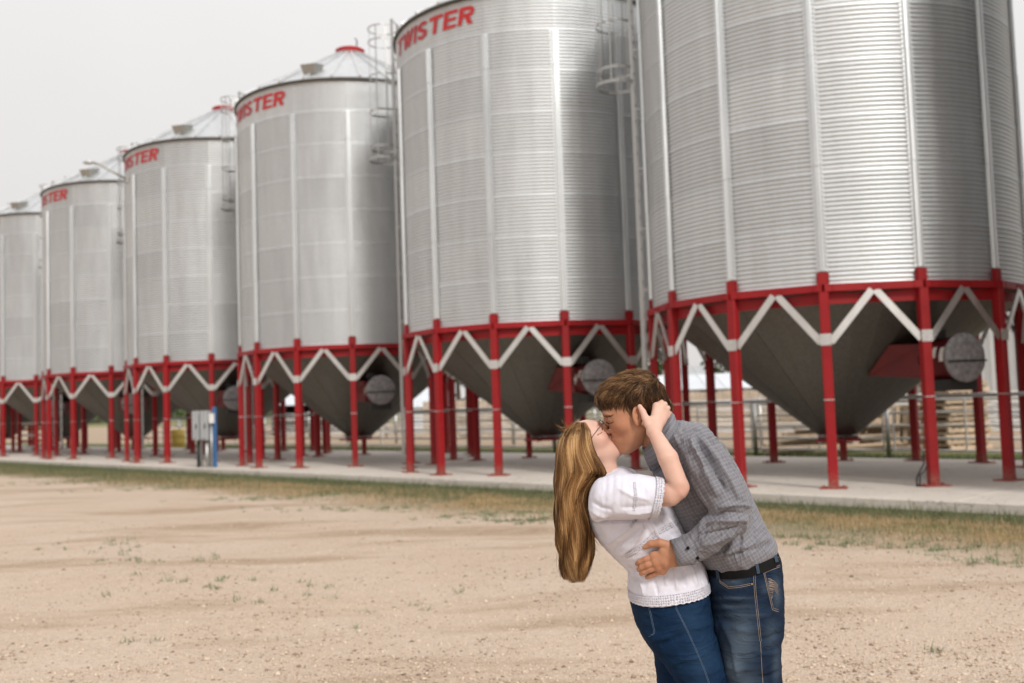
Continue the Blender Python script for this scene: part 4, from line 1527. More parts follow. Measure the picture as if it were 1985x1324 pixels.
def ribbon(mb, bvhs, pts, w0, w1, off):
    """flat strip lying on a surface; w0/w1 = pixel offsets of its two edges to the sides of the line"""
    pts = densify(pts, 4); L = []
    for i, p in enumerate(pts):
        a = np.array(pts[max(i - 1, 0)], float); b = np.array(pts[min(i + 1, len(pts) - 1)], float)
        t = (b - a) / (np.linalg.norm(b - a) + 1e-9); n = np.array((-t[1], t[0]))
        row = []
        for f in (0, .33, .67, 1):
            q = np.array(p) + n * (w0 + (w1 - w0) * f)
            row.append(drape(bvhs, q[0], q[1], off))
        if all(r is not None for r in row): L.append(row)
    vs = [v for row in L for v in row]; fs = []
    for i in range(len(L) - 1):
        if np.linalg.norm(L[i + 1][1] - L[i][1]) > 0.04: continue
        fs += [(4 * i + j, 4 * i + j + 1, 4 * i + j + 5, 4 * i + j + 4) for j in range(3)]
    mb.add(vs, fs, True)

def sec(xl, yl, xr, yr, b, w=0.0, wr=None):
    return (Q(xl, yl, w), Q(xr, yr, w if wr is None else wr), b * SP)

def ring_pts(s, n=40, pw=2.3, grow=0.0):
    a, b, bd = s
    c = (a + b) / 2; u = (b - a); ra = np.linalg.norm(u) / 2 + grow; u = u - FWD * (u @ FWD); u /= np.linalg.norm(u)
    out = []
    for i in range(n):
        t = 2 * PI * i / n; ct, st = math.cos(t), math.sin(t)
        out.append(c + u * ra * math.copysign(abs(ct) ** (2 / pw), ct) + FWD * (bd + grow) * math.copysign(abs(st) ** (2 / pw), st))
    return out

def band(mb, secs, n=64, pw=2.3, grow=0.0, thick=0.0, smooth=True):
    """closed strip of cloth through the given sections"""
    rows = [ring_pts(s, n, pw, grow) for s in secs]
    if thick: rows = rows + [ring_pts(s, n, pw, grow - thick) for s in reversed(secs)]
    vs = [p for r in rows for p in r]; fs = []
    for i in range(len(rows) - 1):
        fs += [(i * n + j, i * n + (j + 1) % n, (i + 1) * n + (j + 1) % n, (i + 1) * n + j) for j in range(n)]
    if thick:
        i = len(rows) - 1
        fs += [(i * n + j, i * n + (j + 1) % n, (j + 1) % n, j) for j in range(n)]
    mb.add(vs, fs, smooth)

# ------------------------------------------------------------------ cloth, skin and hair materials
def creases(nt, b, v, scale, fine, strength, dist, stretch=(1, 1, .5)):
    """ridged, warped relief of small cloth creases plus the weave"""
    mp = N(nt, 'ShaderNodeMapping'); mp.inputs['Scale'].default_value = stretch; mp.inputs['Rotation'].default_value = (0, .7, 0)
    nt.links.new(v, mp.inputs['Vector'])
    n = N(nt, 'ShaderNodeTexNoise', Scale=scale, Detail=3.0, Roughness=.45, Distortion=1.3)
    nt.links.new(mp.outputs['Vector'], n.inputs['Vector'])
    r_ = math_n(nt, 'ABSOLUTE', math_n(nt, 'SUBTRACT', n.outputs['Fac'], .5))
    h = math_n(nt, 'SUBTRACT', 1.0, math_n(nt, 'MULTIPLY', r_, 5.0), True)
    h = math_n(nt, 'ADD', math_n(nt, 'MULTIPLY', h, h), math_n(nt, 'MULTIPLY', noise(nt, v, fine, 2), .12))
    bump(nt, b, h, strength, dist)
def skin_material(name, base, deep):
    m, nt, b = new_mat(name)
    A = N(nt, 'ShaderNodeAttribute'); A.attribute_name = 'flush'
    B_ = N(nt, 'ShaderNodeAttribute'); B_.attribute_name = 'lip'
    v = coords(nt, 'Object')
    n1 = noise(nt, v, 22, 4); n2 = noise(nt, v, 190, 3)
    c = mixc(nt, mrange(nt, n1, .3, .7, 0, .35), base, deep)
    c = mixc(nt, A.outputs['Fac'], c, deep)
    fr = mrange(nt, n2, 0.66, 0.78, 0, .30)
    c = mixc(nt, fr, c, tuple(x * .55 for x in deep))
    c = mixc(nt, B_.outputs['Fac'], c, (deep[0] * .85, deep[1] * .5, deep[2] * .55))
    nt.links.new(c, b.inputs['Base Color'])
    b.inputs['Roughness'].default_value = 0.48
    b.inputs['Subsurface Weight'].default_value = 0.18
    b.inputs['Subsurface Radius'].default_value = (0.012, 0.005, 0.003)
    b.inputs['Specular IOR Level'].default_value = 0.35
    nb = noise(nt, v, 520, 3, .6)
    bump(nt, b, math_n(nt, 'ADD', nb, math_n(nt, 'MULTIPLY', noise(nt, v, 70, 3), 1.5)), 0.35, 0.0012)
    nt.links.new(mrange(nt, n2, .3, .7, .40, .60), b.inputs['Roughness'])
    return m
SKIN_M = skin_material('tanned_skin', (0.50, 0.255, 0.150), (0.40, 0.15, 0.085))
SKIN_W = skin_material('fair_skin', (0.655, 0.425, 0.335), (0.60, 0.30, 0.235))

def shirt_grey():
    m, nt, b = new_mat('grey_check_cotton')
    A = N(nt, 'ShaderNodeAttribute'); A.attribute_name = 'cloth'
    sp = N(nt, 'ShaderNodeSeparateXYZ'); nt.links.new(A.outputs['Vector'], sp.inputs[0])
    def line(sock, period, width, off=0.0):
        f = math_n(nt, 'FRACT', math_n(nt, 'ADD', math_n(nt, 'MULTIPLY', sock, 1 / period), off))
        return mrange(nt, math_n(nt, 'ABSOLUTE', math_n(nt, 'SUBTRACT', f, 0.5)), width, width * .5, 0, 1)
    v = coords(nt, 'Object')
    sl = noise(nt, v, 30, 4)
    c = mixc(nt, mrange(nt, sl, .3, .7), (0.122, 0.121, 0.142), (0.178, 0.177, 0.202))
    for s_, per, w, off, col, k in ((sp.outputs[0], .012, .14, 0, (.33, .325, .345), .32), (sp.outputs[1], .012, .14, 0, (.33, .325, .345), .32),
                                    (sp.outputs[0], .024, .07, .5, (.10, .10, .115), .38), (sp.outputs[1], .024, .07, .5, (.10, .10, .115), .38),
                                    (sp.outputs[0], .0042, .3, .2, (.27, .26, .28), .2), (sp.outputs[1], .0042, .3, .2, (.13, .13, .15), .2)):
        c = mixc(nt, math_n(nt, 'MULTIPLY', line(s_, per, w, off), k), c, col)
    nt.links.new(c, b.inputs['Base Color'])
    b.inputs['Roughness'].default_value = 0.75
    b.inputs['Sheen Weight'].default_value = 0.15
    creases(nt, b, v, 11, 260, .55, .006)
    return m
SHIRT_M = shirt_grey()

def white_cotton(name, lace):
    m, nt, b = new_mat(name)
    v = coords(nt, 'Object')
    n1 = noise(nt, v, 40, 4)
    c = mixc(nt, mrange(nt, n1, .3, .7), (0.65, 0.64, 0.715), (0.69, 0.68, 0.76))
    if lace:
        A = N(nt, 'ShaderNodeAttribute'); A.attribute_name = 'cloth'
        vor = N(nt, 'ShaderNodeTexVoronoi', Scale=1.0, Randomness=0.25)
        nt.links.new(A.outputs['Vector'], vor.inputs['Vector'])
        hole = mrange(nt, vor.outputs['Distance'], 0.16, 0.28, 1, 0)
        ringl = mrange(nt, math_n(nt, 'ABSOLUTE', math_n(nt, 'SUBTRACT', vor.outputs['Distance'], 0.36)), 0.10, 0.02)
        c = mixc(nt, math_n(nt, 'MULTIPLY', hole, 0.75), c, (0.33, 0.28, 0.29))
        bump(nt, b, math_n(nt, 'SUBTRACT', ringl, hole), 0.8, 0.002)
    else:
        creases(nt, b, v, 9, 240, .30, .005)
    nt.links.new(c, b.inputs['Base Color'])
    b.inputs['Roughness'].default_value = 0.8
    b.inputs['Subsurface Weight'].default_value = 0.05
    b.inputs['Subsurface Radius'].default_value = (0.004, 0.004, 0.004)
    return m
COTTON = white_cotton('white_cotton', False)
LACE = white_cotton('white_lace', True)

def denim(name, dark, mid, pale):
    m, nt, b = new_mat(name)
    A = N(nt, 'ShaderNodeAttribute'); A.attribute_name = 'fade'
    v = coords(nt, 'Object')
    n1 = noise(nt, v, 16, 5, .6)
    mp = N(nt, 'ShaderNodeMapping'); mp.inputs['Scale'].default_value = (330, 330, 90); nt.links.new(v, mp.inputs['Vector'])
    n2 = noise(nt, mp.outputs['Vector'], 1.0, 3, .6)
    c = mixc(nt, mrange(nt, n1, .3, .75), dark, mid)
    f = math_n(nt, 'MULTIPLY', A.outputs['Fac'], mrange(nt, n2, .25, .7, .55, 1.0))
    c = mixc(nt, f, c, pale)
    c = mixc(nt, mrange(nt, n2, .3, .75, 0, .38), c, tuple(x * .45 for x in dark))
    nt.links.new(c, b.inputs['Base Color'])
    b.inputs['Roughness'].default_value = 0.85
    b.inputs['Specular IOR Level'].default_value = 0.10
    creases(nt, b, v, 10, 300, .5, .006, (.7, .7, 1.4))
    return m
DENIM_M = denim('faded_denim', (0.006, 0.013, 0.031), (0.013, 0.028, 0.060), (0.135, 0.185, 0.24))
DENIM_W = denim('blue_denim', (0.004, 0.015, 0.042), (0.009, 0.032, 0.080), (0.038, 0.088, 0.16))
THREAD = plain('tan_thread', (0.34, 0.26, 0.20), 0.7)
THREAD_B = plain('pale_blue_thread', (0.13, 0.19, 0.29), 0.7)
BELT = plain('black_leather', (0.006, 0.0055, 0.006), 0.7, 0, .3, 20, .2, 200, spec=.12)
BOOT = plain('brown_leather', (0.07, 0.04, 0.025), 0.45, 0, .3, 12, .2, 150)
BRASS = plain('brass', (0.35, 0.25, 0.12), 0.35, 1.0)
SPEC = plain('dark_spectacle_frame', (0.035, 0.018, 0.016), 0.3)
def hair_material(name, cols):
    m, nt, b = new_mat(name)
    A = N(nt, 'ShaderNodeAttribute'); A.attribute_name = 'tint'
    r_ = N(nt, 'ShaderNodeValToRGB'); nt.links.new(A.outputs['Fac'], r_.inputs[0])
    els = r_.color_ramp.elements
    els[0].color = rgba(cols[0]); els[1].color = rgba(cols[-1])
    for i, cc in enumerate(cols[1:-1]):
        e = els.new((i + 1) / (len(cols) - 1)); e.color = rgba(cc)
    nt.links.new(r_.outputs['Color'], b.inputs['Base Color'])
    b.inputs['Roughness'].default_value = 0.45
    b.inputs['Specular IOR Level'].default_value = 0.25
    return m
HAIR_M = hair_material('brown_hair', [(0.020, 0.009, 0.004), (0.082, 0.040, 0.017), (0.185, 0.097, 0.043), (0.37, 0.215, 0.108)])
HAIR_W = hair_material('golden_brown_hair', [(0.028, 0.010, 0.003), (0.125, 0.053, 0.016), (0.31, 0.160, 0.058), (0.66, 0.43, 0.21)])

def strands(name, paths, rad, tint, mat, parent, taper=0.25):
    """paths (n, m, 3) -> one mesh of three-sided hairs"""
    n, m_, _ = paths.shape
    T = np.gradient(paths, axis=1); T /= np.linalg.norm(T, axis=2, keepdims=True) + 1e-9
    ref = np.where(np.abs(T[..., 2:3]) > .85, np.array((1., 0, 0)), np.array((0, 0, 1.)))
    U_ = np.cross(T, ref); U_ /= np.linalg.norm(U_, axis=2, keepdims=True) + 1e-9
    W_ = np.cross(T, U_)
    prof = (np.minimum(1, np.linspace(0, 1, m_) * 8 + .35) * np.where(np.linspace(0, 1, m_) > .7, 1 - (np.linspace(0, 1, m_) - .7) / .3 * (1 - taper), 1))[None, :, None]
    R_ = np.asarray(rad)[:, None, None] * prof
    ring = [paths + R_ * (math.cos(a) * U_ + math.sin(a) * W_) for a in (0, 2.094, 4.189)]
    V = np.stack(ring, 2).reshape(-1, 3)
    base = (np.arange(n)[:, None] * m_ + np.arange(m_ - 1)[None]).reshape(-1) * 3
    F = np.concatenate([np.stack([base + k, base + (k + 1) % 3, base + 3 + (k + 1) % 3, base + 3 + k], 1) for k in range(3)])
    me = np_mesh(name, V, F, True)
    set_attr(me, 'tint', np.repeat(np.asarray(tint), m_ * 3) if np.asarray(tint).ndim == 1 else np.repeat(np.asarray(tint).reshape(-1), 3))
    return link(name, me, mat, parent)

# ------------------------------------------------------------------ a human head in its own frame (x forward, y to its left, z up, origin between the ear canals)
def head_field(org, R, sc, female):
    f = Field((-0.135 * sc, -0.105 * sc, -0.175 * sc), (0.155 * sc, 0.105 * sc, 0.165 * sc), 0.0024, org, R)
    E = lambda c, r, k=0, op='add', A=None: f.ell(np.array(c) * sc, np.array(r) * sc, A, k * sc, op, True)
    K = lambda a, b, ra, rb, k=0, op='add': f.cone(np.array(a) * sc, np.array(b) * sc, ra * sc, rb * sc, k * sc, op, True)
    if female:
        E((-0.002, 0, 0.034), (0.084, 0.070, 0.058))
        E((0.036, 0, 0.018), (0.056, 0.062, 0.056), 0.02)
    else:
        E((-0.008, 0, 0.052), (0.098, 0.076, 0.082))
        E((0.034, 0, 0.028), (0.060, 0.064, 0.066), 0.03)
    E((0.036, 0, -0.018), (0.053, 0.060, 0.075), 0.03)
    for s in (-1, 1):
        jw = 0.050 if not female else 0.044
        K((0.004, s * jw, -0.042), (0.062, s * 0.018, -0.092), 0.020, 0.017, 0.03)
        E((0.052, s * 0.046, -0.014), (0.026, 0.020, 0.022), 0.02)
        K((0.083, s * 0.036, 0.032), (0.088, s * 0.010, 0.031), 0.011, 0.010, 0.014)
    E((0.030, 0, -0.062), (0.050, 0.046, 0.040), 0.025)
    E((0.071, 0, -0.092), (0.018, 0.020, 0.016) if not female else (0.016, 0.017, 0.015), 0.016)
    E((0.076, 0, -0.055), (0.020, 0.032, 0.026), 0.018)
    for s in (-1, 1):
        E((0.098, s * 0.034, 0.014), (0.014, 0.018, 0.013), 0.014, 'sub')
        E((0.078, s * 0.032, 0.014), (0.0135, 0.0145, 0.0125), 0.004)
    nl = 0.113 if not female else 0.107
    K((0.092, 0, 0.020), (nl, 0, -0.018), 0.0075, 0.0105, 0.008)
    E((nl - 0.002, 0, -0.021), (0.011, 0.011, 0.009), 0.006)
    for s in (-1, 1):
        E((0.098, s * 0.0125, -0.024), (0.010, 0.0065, 0.008), 0.005)
        E((0.099, s * 0.0075, -0.0315), (0.005, 0.003, 0.003), 0.002, 'sub')
    E((0.0945, 0, -0.0525), (0.0105, 0.024, 0.0065), 0.006)
    E((0.0925, 0, -0.0655), (0.0105, 0.021, 0.0075), 0.006)
    K((0.104, 0.020, -0.0592), (0.104, -0.020, -0.0592), 0.0022, 0.0022, 0.003, 'sub')
    # ears: thin bowl with a rim, lobe and hollow
    for s in (-1, 1):
        tl = math.radians(-12)
        cA, sA = math.cos(tl), math.sin(tl)
        flare = (0.30 if not female else 0.10) * s
        A = np.array(((cA, 0, sA), (0, 1, 0), (-sA, 0, cA))) @ np.array(((math.cos(flare), -math.sin(flare), 0), (math.sin(flare), math.cos(flare), 0), (0, 0, 1)))
        c = (0.001 if not female else -.012, s * (0.079 if not female else 0.0655), 0.004)
        f.ell(np.array(c) * sc, np.array((0.0185, 0.0085, 0.0325)) * sc, A, 0.004 * sc, 'add', True)
        c2 = np.array(c) + A @ np.array((0.002, s * 0.0085, 0.004))
        f.ell(c2 * sc, np.array((0.0118, 0.0075, 0.0215)) * sc, A, 0.003 * sc, 'sub', True)
        c3 = np.array(c) + A @ np.array((0.004, s * 0.002, -0.004))
        f.ell(c3 * sc, np.array((0.0035, 0.006, 0.010)) * sc, A, 0.003 * sc, 'add', True)
        c4 = np.array(c) + A @ np.array((0.003, s * 0.001, -0.026))
        f.ell(c4 * sc, np.array((0.0085, 0.0055, 0.0085)) * sc, A, 0.004 * sc, 'add', True)
    return f

def head_attrs(V, org, R, sc):
    p = ((V - org) @ R) / sc
    lip = np.exp(-(((p[:, 0] - .098) / .013) ** 2 + (p[:, 1] / .022) ** 4 + ((p[:, 2] + .059) / .0125) ** 4))
    lip *= (p[:, 0] > .08)
    fl = 0.55 * np.exp(-(((p[:, 0] - .065) / .03) ** 2 + ((np.abs(p[:, 1]) - .05) / .03) ** 2 + ((p[:, 2] + .02) / .03) ** 2))
    fl += 0.8 * np.exp(-(((p[:, 0] + .012) / .02) ** 2 + ((np.abs(p[:, 1]) - .082) / .012) ** 2 + ((p[:, 2] - .004) / .035) ** 2))
    fl += 0.6 * np.exp(-(((p[:, 0] - .112) / .012) ** 2 + (p[:, 1] / .015) ** 2 + ((p[:, 2] + .02) / .014) ** 2))
    return np.clip(lip, 0, 1), np.clip(fl, 0, 1)

def merge(parts):
    Vs, Fs, b = [], [], 0
    for V, F in parts:
        Vs.append(V); Fs.append(F + b); b += len(V)
    return np.concatenate(Vs), np.concatenate(Fs)

def hand(f, wrist, knuckles, pips, dips, tips, rw, rk, rf, thumb, rth, palm_extra=()):
    """palm + four separate fingers + thumb; all points world, radii in pixel-lengths"""
    px = SP
    for kn, r in zip(knuckles, rk):
        f.cone(wrist, kn, rw * px, r * px, 5 * px)
    for i in range(3):
        f.cone(knuckles[i], knuckles[i + 1], rk[i] * px * .95, rk[i + 1] * px * .95, 4 * px)
    for p, r in palm_extra: f.ell(p, np.array((r, r, r)) * px, None, 4 * px)
    for i in range(4):
        f.chain([knuckles[i], pips[i], dips[i], tips[i]], [rf[i] * px * 1.12, rf[i] * px * 1.05, rf[i] * px * .95, rf[i] * px * .78], 0.8 * px, 1.5 * px)
    f.chain(thumb, [r * px for r in rth], 3.0 * px, 2 * px)
# ------------------------------------------------------------------ the couple
def box_of(pts, m):
    P = np.array(pts); return P.min(0) - m, P.max(0) + m

# ---- heads
OM = Q(1231.5, 804, -5); RM = np.stack([-.951 * RGT - .309 * UPV, -FWD, -.309 * RGT + .951 * UPV], 1)
OW = Q(1137, 867, 5);  RWm = np.stack([.66 * RGT + .751 * UPV, FWD, -.751 * RGT + .66 * UPV], 1)
SCM, SCW = 1.0, 0.90

def bare_person(kind):
    """continuous skin: head, neck, trunk, arms, hands, legs"""
    parts = []
    if kind == 'man':
        f = head_field(OM, RM, SCM, False)
        f.cone(Q(1262, 818, -2), Q(1296, 878, 0), 33 * SP, 37 * SP, 0.014)
    else:
        f = head_field(OW, RWm, SCW, True)
        f.cone(Q(1158, 872, 3), Q(1176, 930, 0), 26 * SP, 29 * SP, 0.014)
    V, F = f.surface(1)
    parts.append((V, F))
    if kind == 'man':
        tr = [((1292, 872, 0), 34), ((1330, 900, 0), 52), ((1370, 970, 0), 62), ((1415, 1050, 0), 58), ((1440, 1100, 0), 58)]
        limbs = [[((1345, 872, -78), 34), ((1412, 985, -116), 28), ((1320, 1070, -98), 19)],
                 [((1345, 872, 78), 34), ((1345, 990, 128), 28), ((1262, 1060, 104), 19)],
                 [((1440, 1130, -42), 48), ((1455, 1250, -46), 42), ((1452, 1440, -46), 30), ((1455, 1640, -46), 20)],
                 [((1430, 1130, 42), 48), ((1435, 1250, 46), 42), ((1420, 1440, 46), 30), ((1425, 1640, 46), 20)]]
    else:
        tr = [((1175, 925, 0), 30), ((1195, 955, 0), 42), ((1235, 1020, 0), 50), ((1285, 1090, 0), 50), ((1298, 1150, 0), 55)]
        limbs = [[((1195, 958, -74), 26), ((1240, 958, -100), 26)],
                 [((1195, 958, 74), 26), ((1310, 962, 126), 24), ((1318, 880, 84), 16)],
                 [((1310, 1180, -42), 50), ((1345, 1290, -42), 40), ((1385, 1430, -42), 28), ((1370, 1640, -42), 17)],
                 [((1305, 1180, 42), 50), ((1322, 1290, 42), 38), ((1315, 1430, 42), 28), ((1305, 1640, 42), 17)]]
    allp = [Q(*p) for p, r in tr] + [Q(*p) for l in limbs for p, r in l]
    lo, hi = box_of(allp, 0.14)
    f = Field(lo, hi, 0.013)
    for (p, r), (p2, r2) in zip(tr[:-1], tr[1:]):
        for w in (-20, 20): f.cone(Q(p[0], p[1], w * .9), Q(p2[0], p2[1], w), r * SP * .66, r2 * SP * .66, 0.03)
    for l in limbs:
        for (p, r), (p2, r2) in zip(l[:-1], l[1:]): f.cone(Q(*p), Q(*p2), r * SP * .72, r2 * SP * .72, 0.015)
    parts.append(f.surface(1))
    if kind == 'man':
        wr = Q(1305, 1074, -94)
        kn = [Q(1268, 1078, -84), Q(1272, 1089, -86), Q(1277, 1098, -85), Q(1284, 1106, -81)]
        pp = [Q(1252, 1084, -81), Q(1255, 1095, -83), Q(1260, 1104, -81), Q(1270, 1112, -77)]
        dp = [Q(1241, 1089, -74), Q(1244, 1100, -76), Q(1249, 1109, -75), Q(1261, 1116, -72)]
        tp = [Q(1235, 1093, -66), Q(1238, 1104, -68), Q(1243, 1112, -68), Q(1254, 1119, -66)]
        th = [Q(1296, 1057, -95), Q(1279, 1052, -92), Q(1263, 1054, -86), Q(1250, 1060, -79)]
        lo, hi = box_of(kn + tp + th + [wr, Q(1335, 1070, -105)], 0.045)
        f = Field(lo, hi, 0.0023)
        f.cone(Q(1330, 1072, -102), wr, 16 * SP, 15 * SP, 0.004)
        hand(f, wr, kn, pp, dp, tp, 13, (8.6, 8.8, 8.4, 7.8), (5.6, 5.8, 5.6, 5.0), th, (8.5, 7.4, 6.6, 5.2),
             [(Q(1300, 1063, -94), 12), (Q(1308, 1086, -93), 13), (Q(1288, 1068, -91), 11), (Q(1292, 1088, -90), 13)])
        parts.append(f.surface(1))
        # right hand, spread on the small of her back
        wr = Q(1262, 1062, 104)
        kn = [Q(1232, 1050, 90), Q(1229, 1060, 92), Q(1230, 1070, 92), Q(1234, 1079, 88)]
        f_ = lambda d, w: [Q(1232 - d, 1050 + d * .15, w), Q(1229 - d, 1061 + d * .2, w), Q(1230 - d, 1072 + d * .3, w), Q(1234 - d * .8, 1081 + d * .35, w)]
        th = [Q(1258, 1050, 104), Q(1246, 1042, 98), Q(1236, 1036, 92), Q(1228, 1033, 86)]
        pp, dp, tp = f_(9, 78), f_(10, 66), f_(7, 56)
        lo, hi = box_of(kn + pp + dp + tp + th + [wr], 0.045)
        f = Field(lo, hi, 0.003)
        hand(f, wr, kn, pp, dp, tp, 14, (8.6, 8.8, 8.4, 7.8), (5.6, 5.8, 5.6, 5.0), th, (8.5, 7.4, 6.6, 5.2), [])
        parts.append(f.surface(1))
    else:
        el = Q(1316, 948, -128)
        wr = Q(1267, 836, -82)
        kn = [Q(1273, 788, -50), Q(1281, 790, -48), Q(1288, 796, -43), Q(1292, 804, -40)]
        pp = [Q(1281, 780, -33), Q(1288, 784, -28), Q(1294, 791, -24), Q(1297, 800, -22)]
        dp = [Q(1286, 780, -14), Q(1292, 785, -8), Q(1297, 792, -6), Q(1299, 801, -5)]
        tp = [Q(1287, 784, 3), Q(1292, 790, 8), Q(1296, 797, 8), Q(1297, 805, 6)]
        th = [Q(1258, 824, -76), Q(1251, 810, -66), Q(1246, 798, -61), Q(1240, 788, -58)]
        lo, hi = box_of(kn + tp + th + [wr, el, Q(1205, 985, -95), Q(1340, 940, -135)], 0.055)
        f = Field(lo, hi, 0.0027)
        f.cone(Q(1205, 964, -92), Q(1298, 957, -122), 27.5 * SP, 21.5 * SP, 0.0)
        f.cone(Q(1298, 957, -122), el, 21.5 * SP, 17.5 * SP, 0.010)
        f.cone(el, Q(1323, 943, -129), 17 * SP, 12 * SP, 0.010)
        f.cone(Q(1313, 935, -129), Q(1295, 888, -121), 18 * SP, 17.8 * SP, 0.008)
        f.cone(Q(1295, 888, -121), wr, 17.8 * SP, 12 * SP, 0.008)
        hand(f, wr, kn, pp, dp, tp, 11, (7.8, 7.8, 7.4, 6.8), (5.3, 5.4, 5.2, 4.7), th, (8.6, 6.8, 5.8, 4.6),
             [(Q(1262, 818, -70), 10.5), (Q(1274, 812, -62), 11), (Q(1281, 815, -60), 9.5), (Q(1271, 830, -76), 11)])
        parts.append(f.surface(1))
        wr = Q(1318, 878, 84)
        kn = [Q(1310, 848, 62), Q(1316, 846, 60), Q(1322, 848, 58), Q(1328, 853, 58)]
        dd = lambda dx, dy, w: [Q(1310 + dx, 848 + dy, w), Q(1316 + dx, 846 + dy, w - 1), Q(1322 + dx, 848 + dy, w - 1), Q(1328 + dx, 853 + dy, w)]
        pp, dp, tp = dd(-1, -4, 48), dd(0, 0, 36), dd(2, 6, 26)
        th = [Q(1310, 868, 80), Q(1301, 858, 72), Q(1296, 849, 66), Q(1292, 842, 60)]
        lo, hi = box_of(kn + pp + dp + tp + th + [wr], 0.045)
        f = Field(lo, hi, 0.003)
        hand(f, wr, kn, pp, dp, tp, 12, (8, 8, 7.6, 7), (5.2, 5.2, 5, 4.6), th, (8, 6.6, 5.6, 4.6), [])
        parts.append(f.surface(1))
    V, F = merge(parts)
    lip, fl = head_attrs(V, OM if kind == 'man' else OW, RM if kind == 'man' else RWm, SCM if kind == 'man' else SCW)
    p = proj(V)
    if kind == 'man':   # knuckles a little redder
        for x, y in ((1268, 1078), (1272, 1089), (1277, 1098), (1284, 1106), (1252, 1084), (1255, 1095), (1260, 1104)):
            fl = np.maximum(fl, .5 * np.exp(-(((p[:, 0] - x) / 5) ** 2 + ((p[:, 1] - y) / 5) ** 2)) * (p[:, 2] < -60))
    else:
        fl = np.maximum(fl, .45 * np.exp(-(((p[:, 0] - 1325) / 26) ** 2 + ((p[:, 1] - 950) / 16) ** 2)) * (p[:, 2] < -90))
    me = np_mesh('body', V, F)
    set_attr(me, 'lip', lip * (.85 if kind == 'man' else 1.0)); set_attr(me, 'flush', fl)
    return me, V, F

man = thing('person', tuple(Q(1450, 1683)[:2]) + (0,), 'man in grey shirt and jeans bending to kiss the woman', 'person')
woman = thing('person', tuple(Q(1345, 1683)[:2]) + (0,), 'woman in white blouse and jeans leaning back in the kiss', 'person')
def part(name, me, mat, root):
    """mesh given in world coordinates, parented to a root at the feet"""
    me.transform(Matrix.Translation(-root.location))
    return link(name, me, mat, root)
def sub(name, me, mat, par, root):
    me.transform(Matrix.Translation(-root.location))
    return link(name, me, mat, par)

meM, VbM, FbM = bare_person('man'); bodyM = part('body', meM, SKIN_M, man)
meW, VbW, FbW = bare_person('woman'); bodyW = part('body', meW, SKIN_W, woman)
bvM, bvW = bvh_of(VbM, FbM), bvh_of(VbW, FbW)

# ---- man's shirt
SM = [sec(1262, 884, 1298, 817, 44), sec(1268, 915, 1348, 822, 88), sec(1280, 955, 1402, 862, 104), sec(1296, 1003, 1440, 925, 103), sec(1318, 1045, 1468, 990, 96),
      sec(1346, 1075, 1492, 1035, 95), sec(1360, 1088, 1503, 1052, 90), sec(1370, 1094, 1500, 1062, 80)]
UA = [sec(1300, 862, 1372, 828, 40, -66), sec(1312, 880, 1392, 850, 38, -84), sec(1330, 918, 1414, 892, 35, -104), sec(1350, 955, 1438, 932, 34, -114), sec(1372, 988, 1452, 974, 33, -120), sec(1388, 1006, 1454, 998, 31, -120)]
FA = [sec(1398, 978, 1455, 1002, 33, -120), sec(1380, 990, 1438, 1030, 32, -121), sec(1358, 1010, 1402, 1058, 29, -118), sec(1338, 1030, 1366, 1082, 26, -110), sec(1320, 1042, 1340, 1093, 25, -103)]
CU = [sec(1334, 1039, 1352, 1092, 25, -105), sec(1299, 1047, 1312, 1098, 24, -98)]
lo, hi = box_of([Q(1255, 800, -160), Q(1510, 1105, 170), Q(1225, 1000, 170)], 0.03)
f = Field(lo, hi, 0.0043)
f.loft([(a + FWD * k_, b_ + FWD * k_, c) for (a, b_, c), k_ in zip(SM, (0, .012, .018, .018, .012, .004, 0, 0))], 0, 3, 2.12, flat0=True, flat1=True)
f.loft(UA, 0.014, 3, 2.15)
f.loft(FA, 0.010, 3, 2.15)
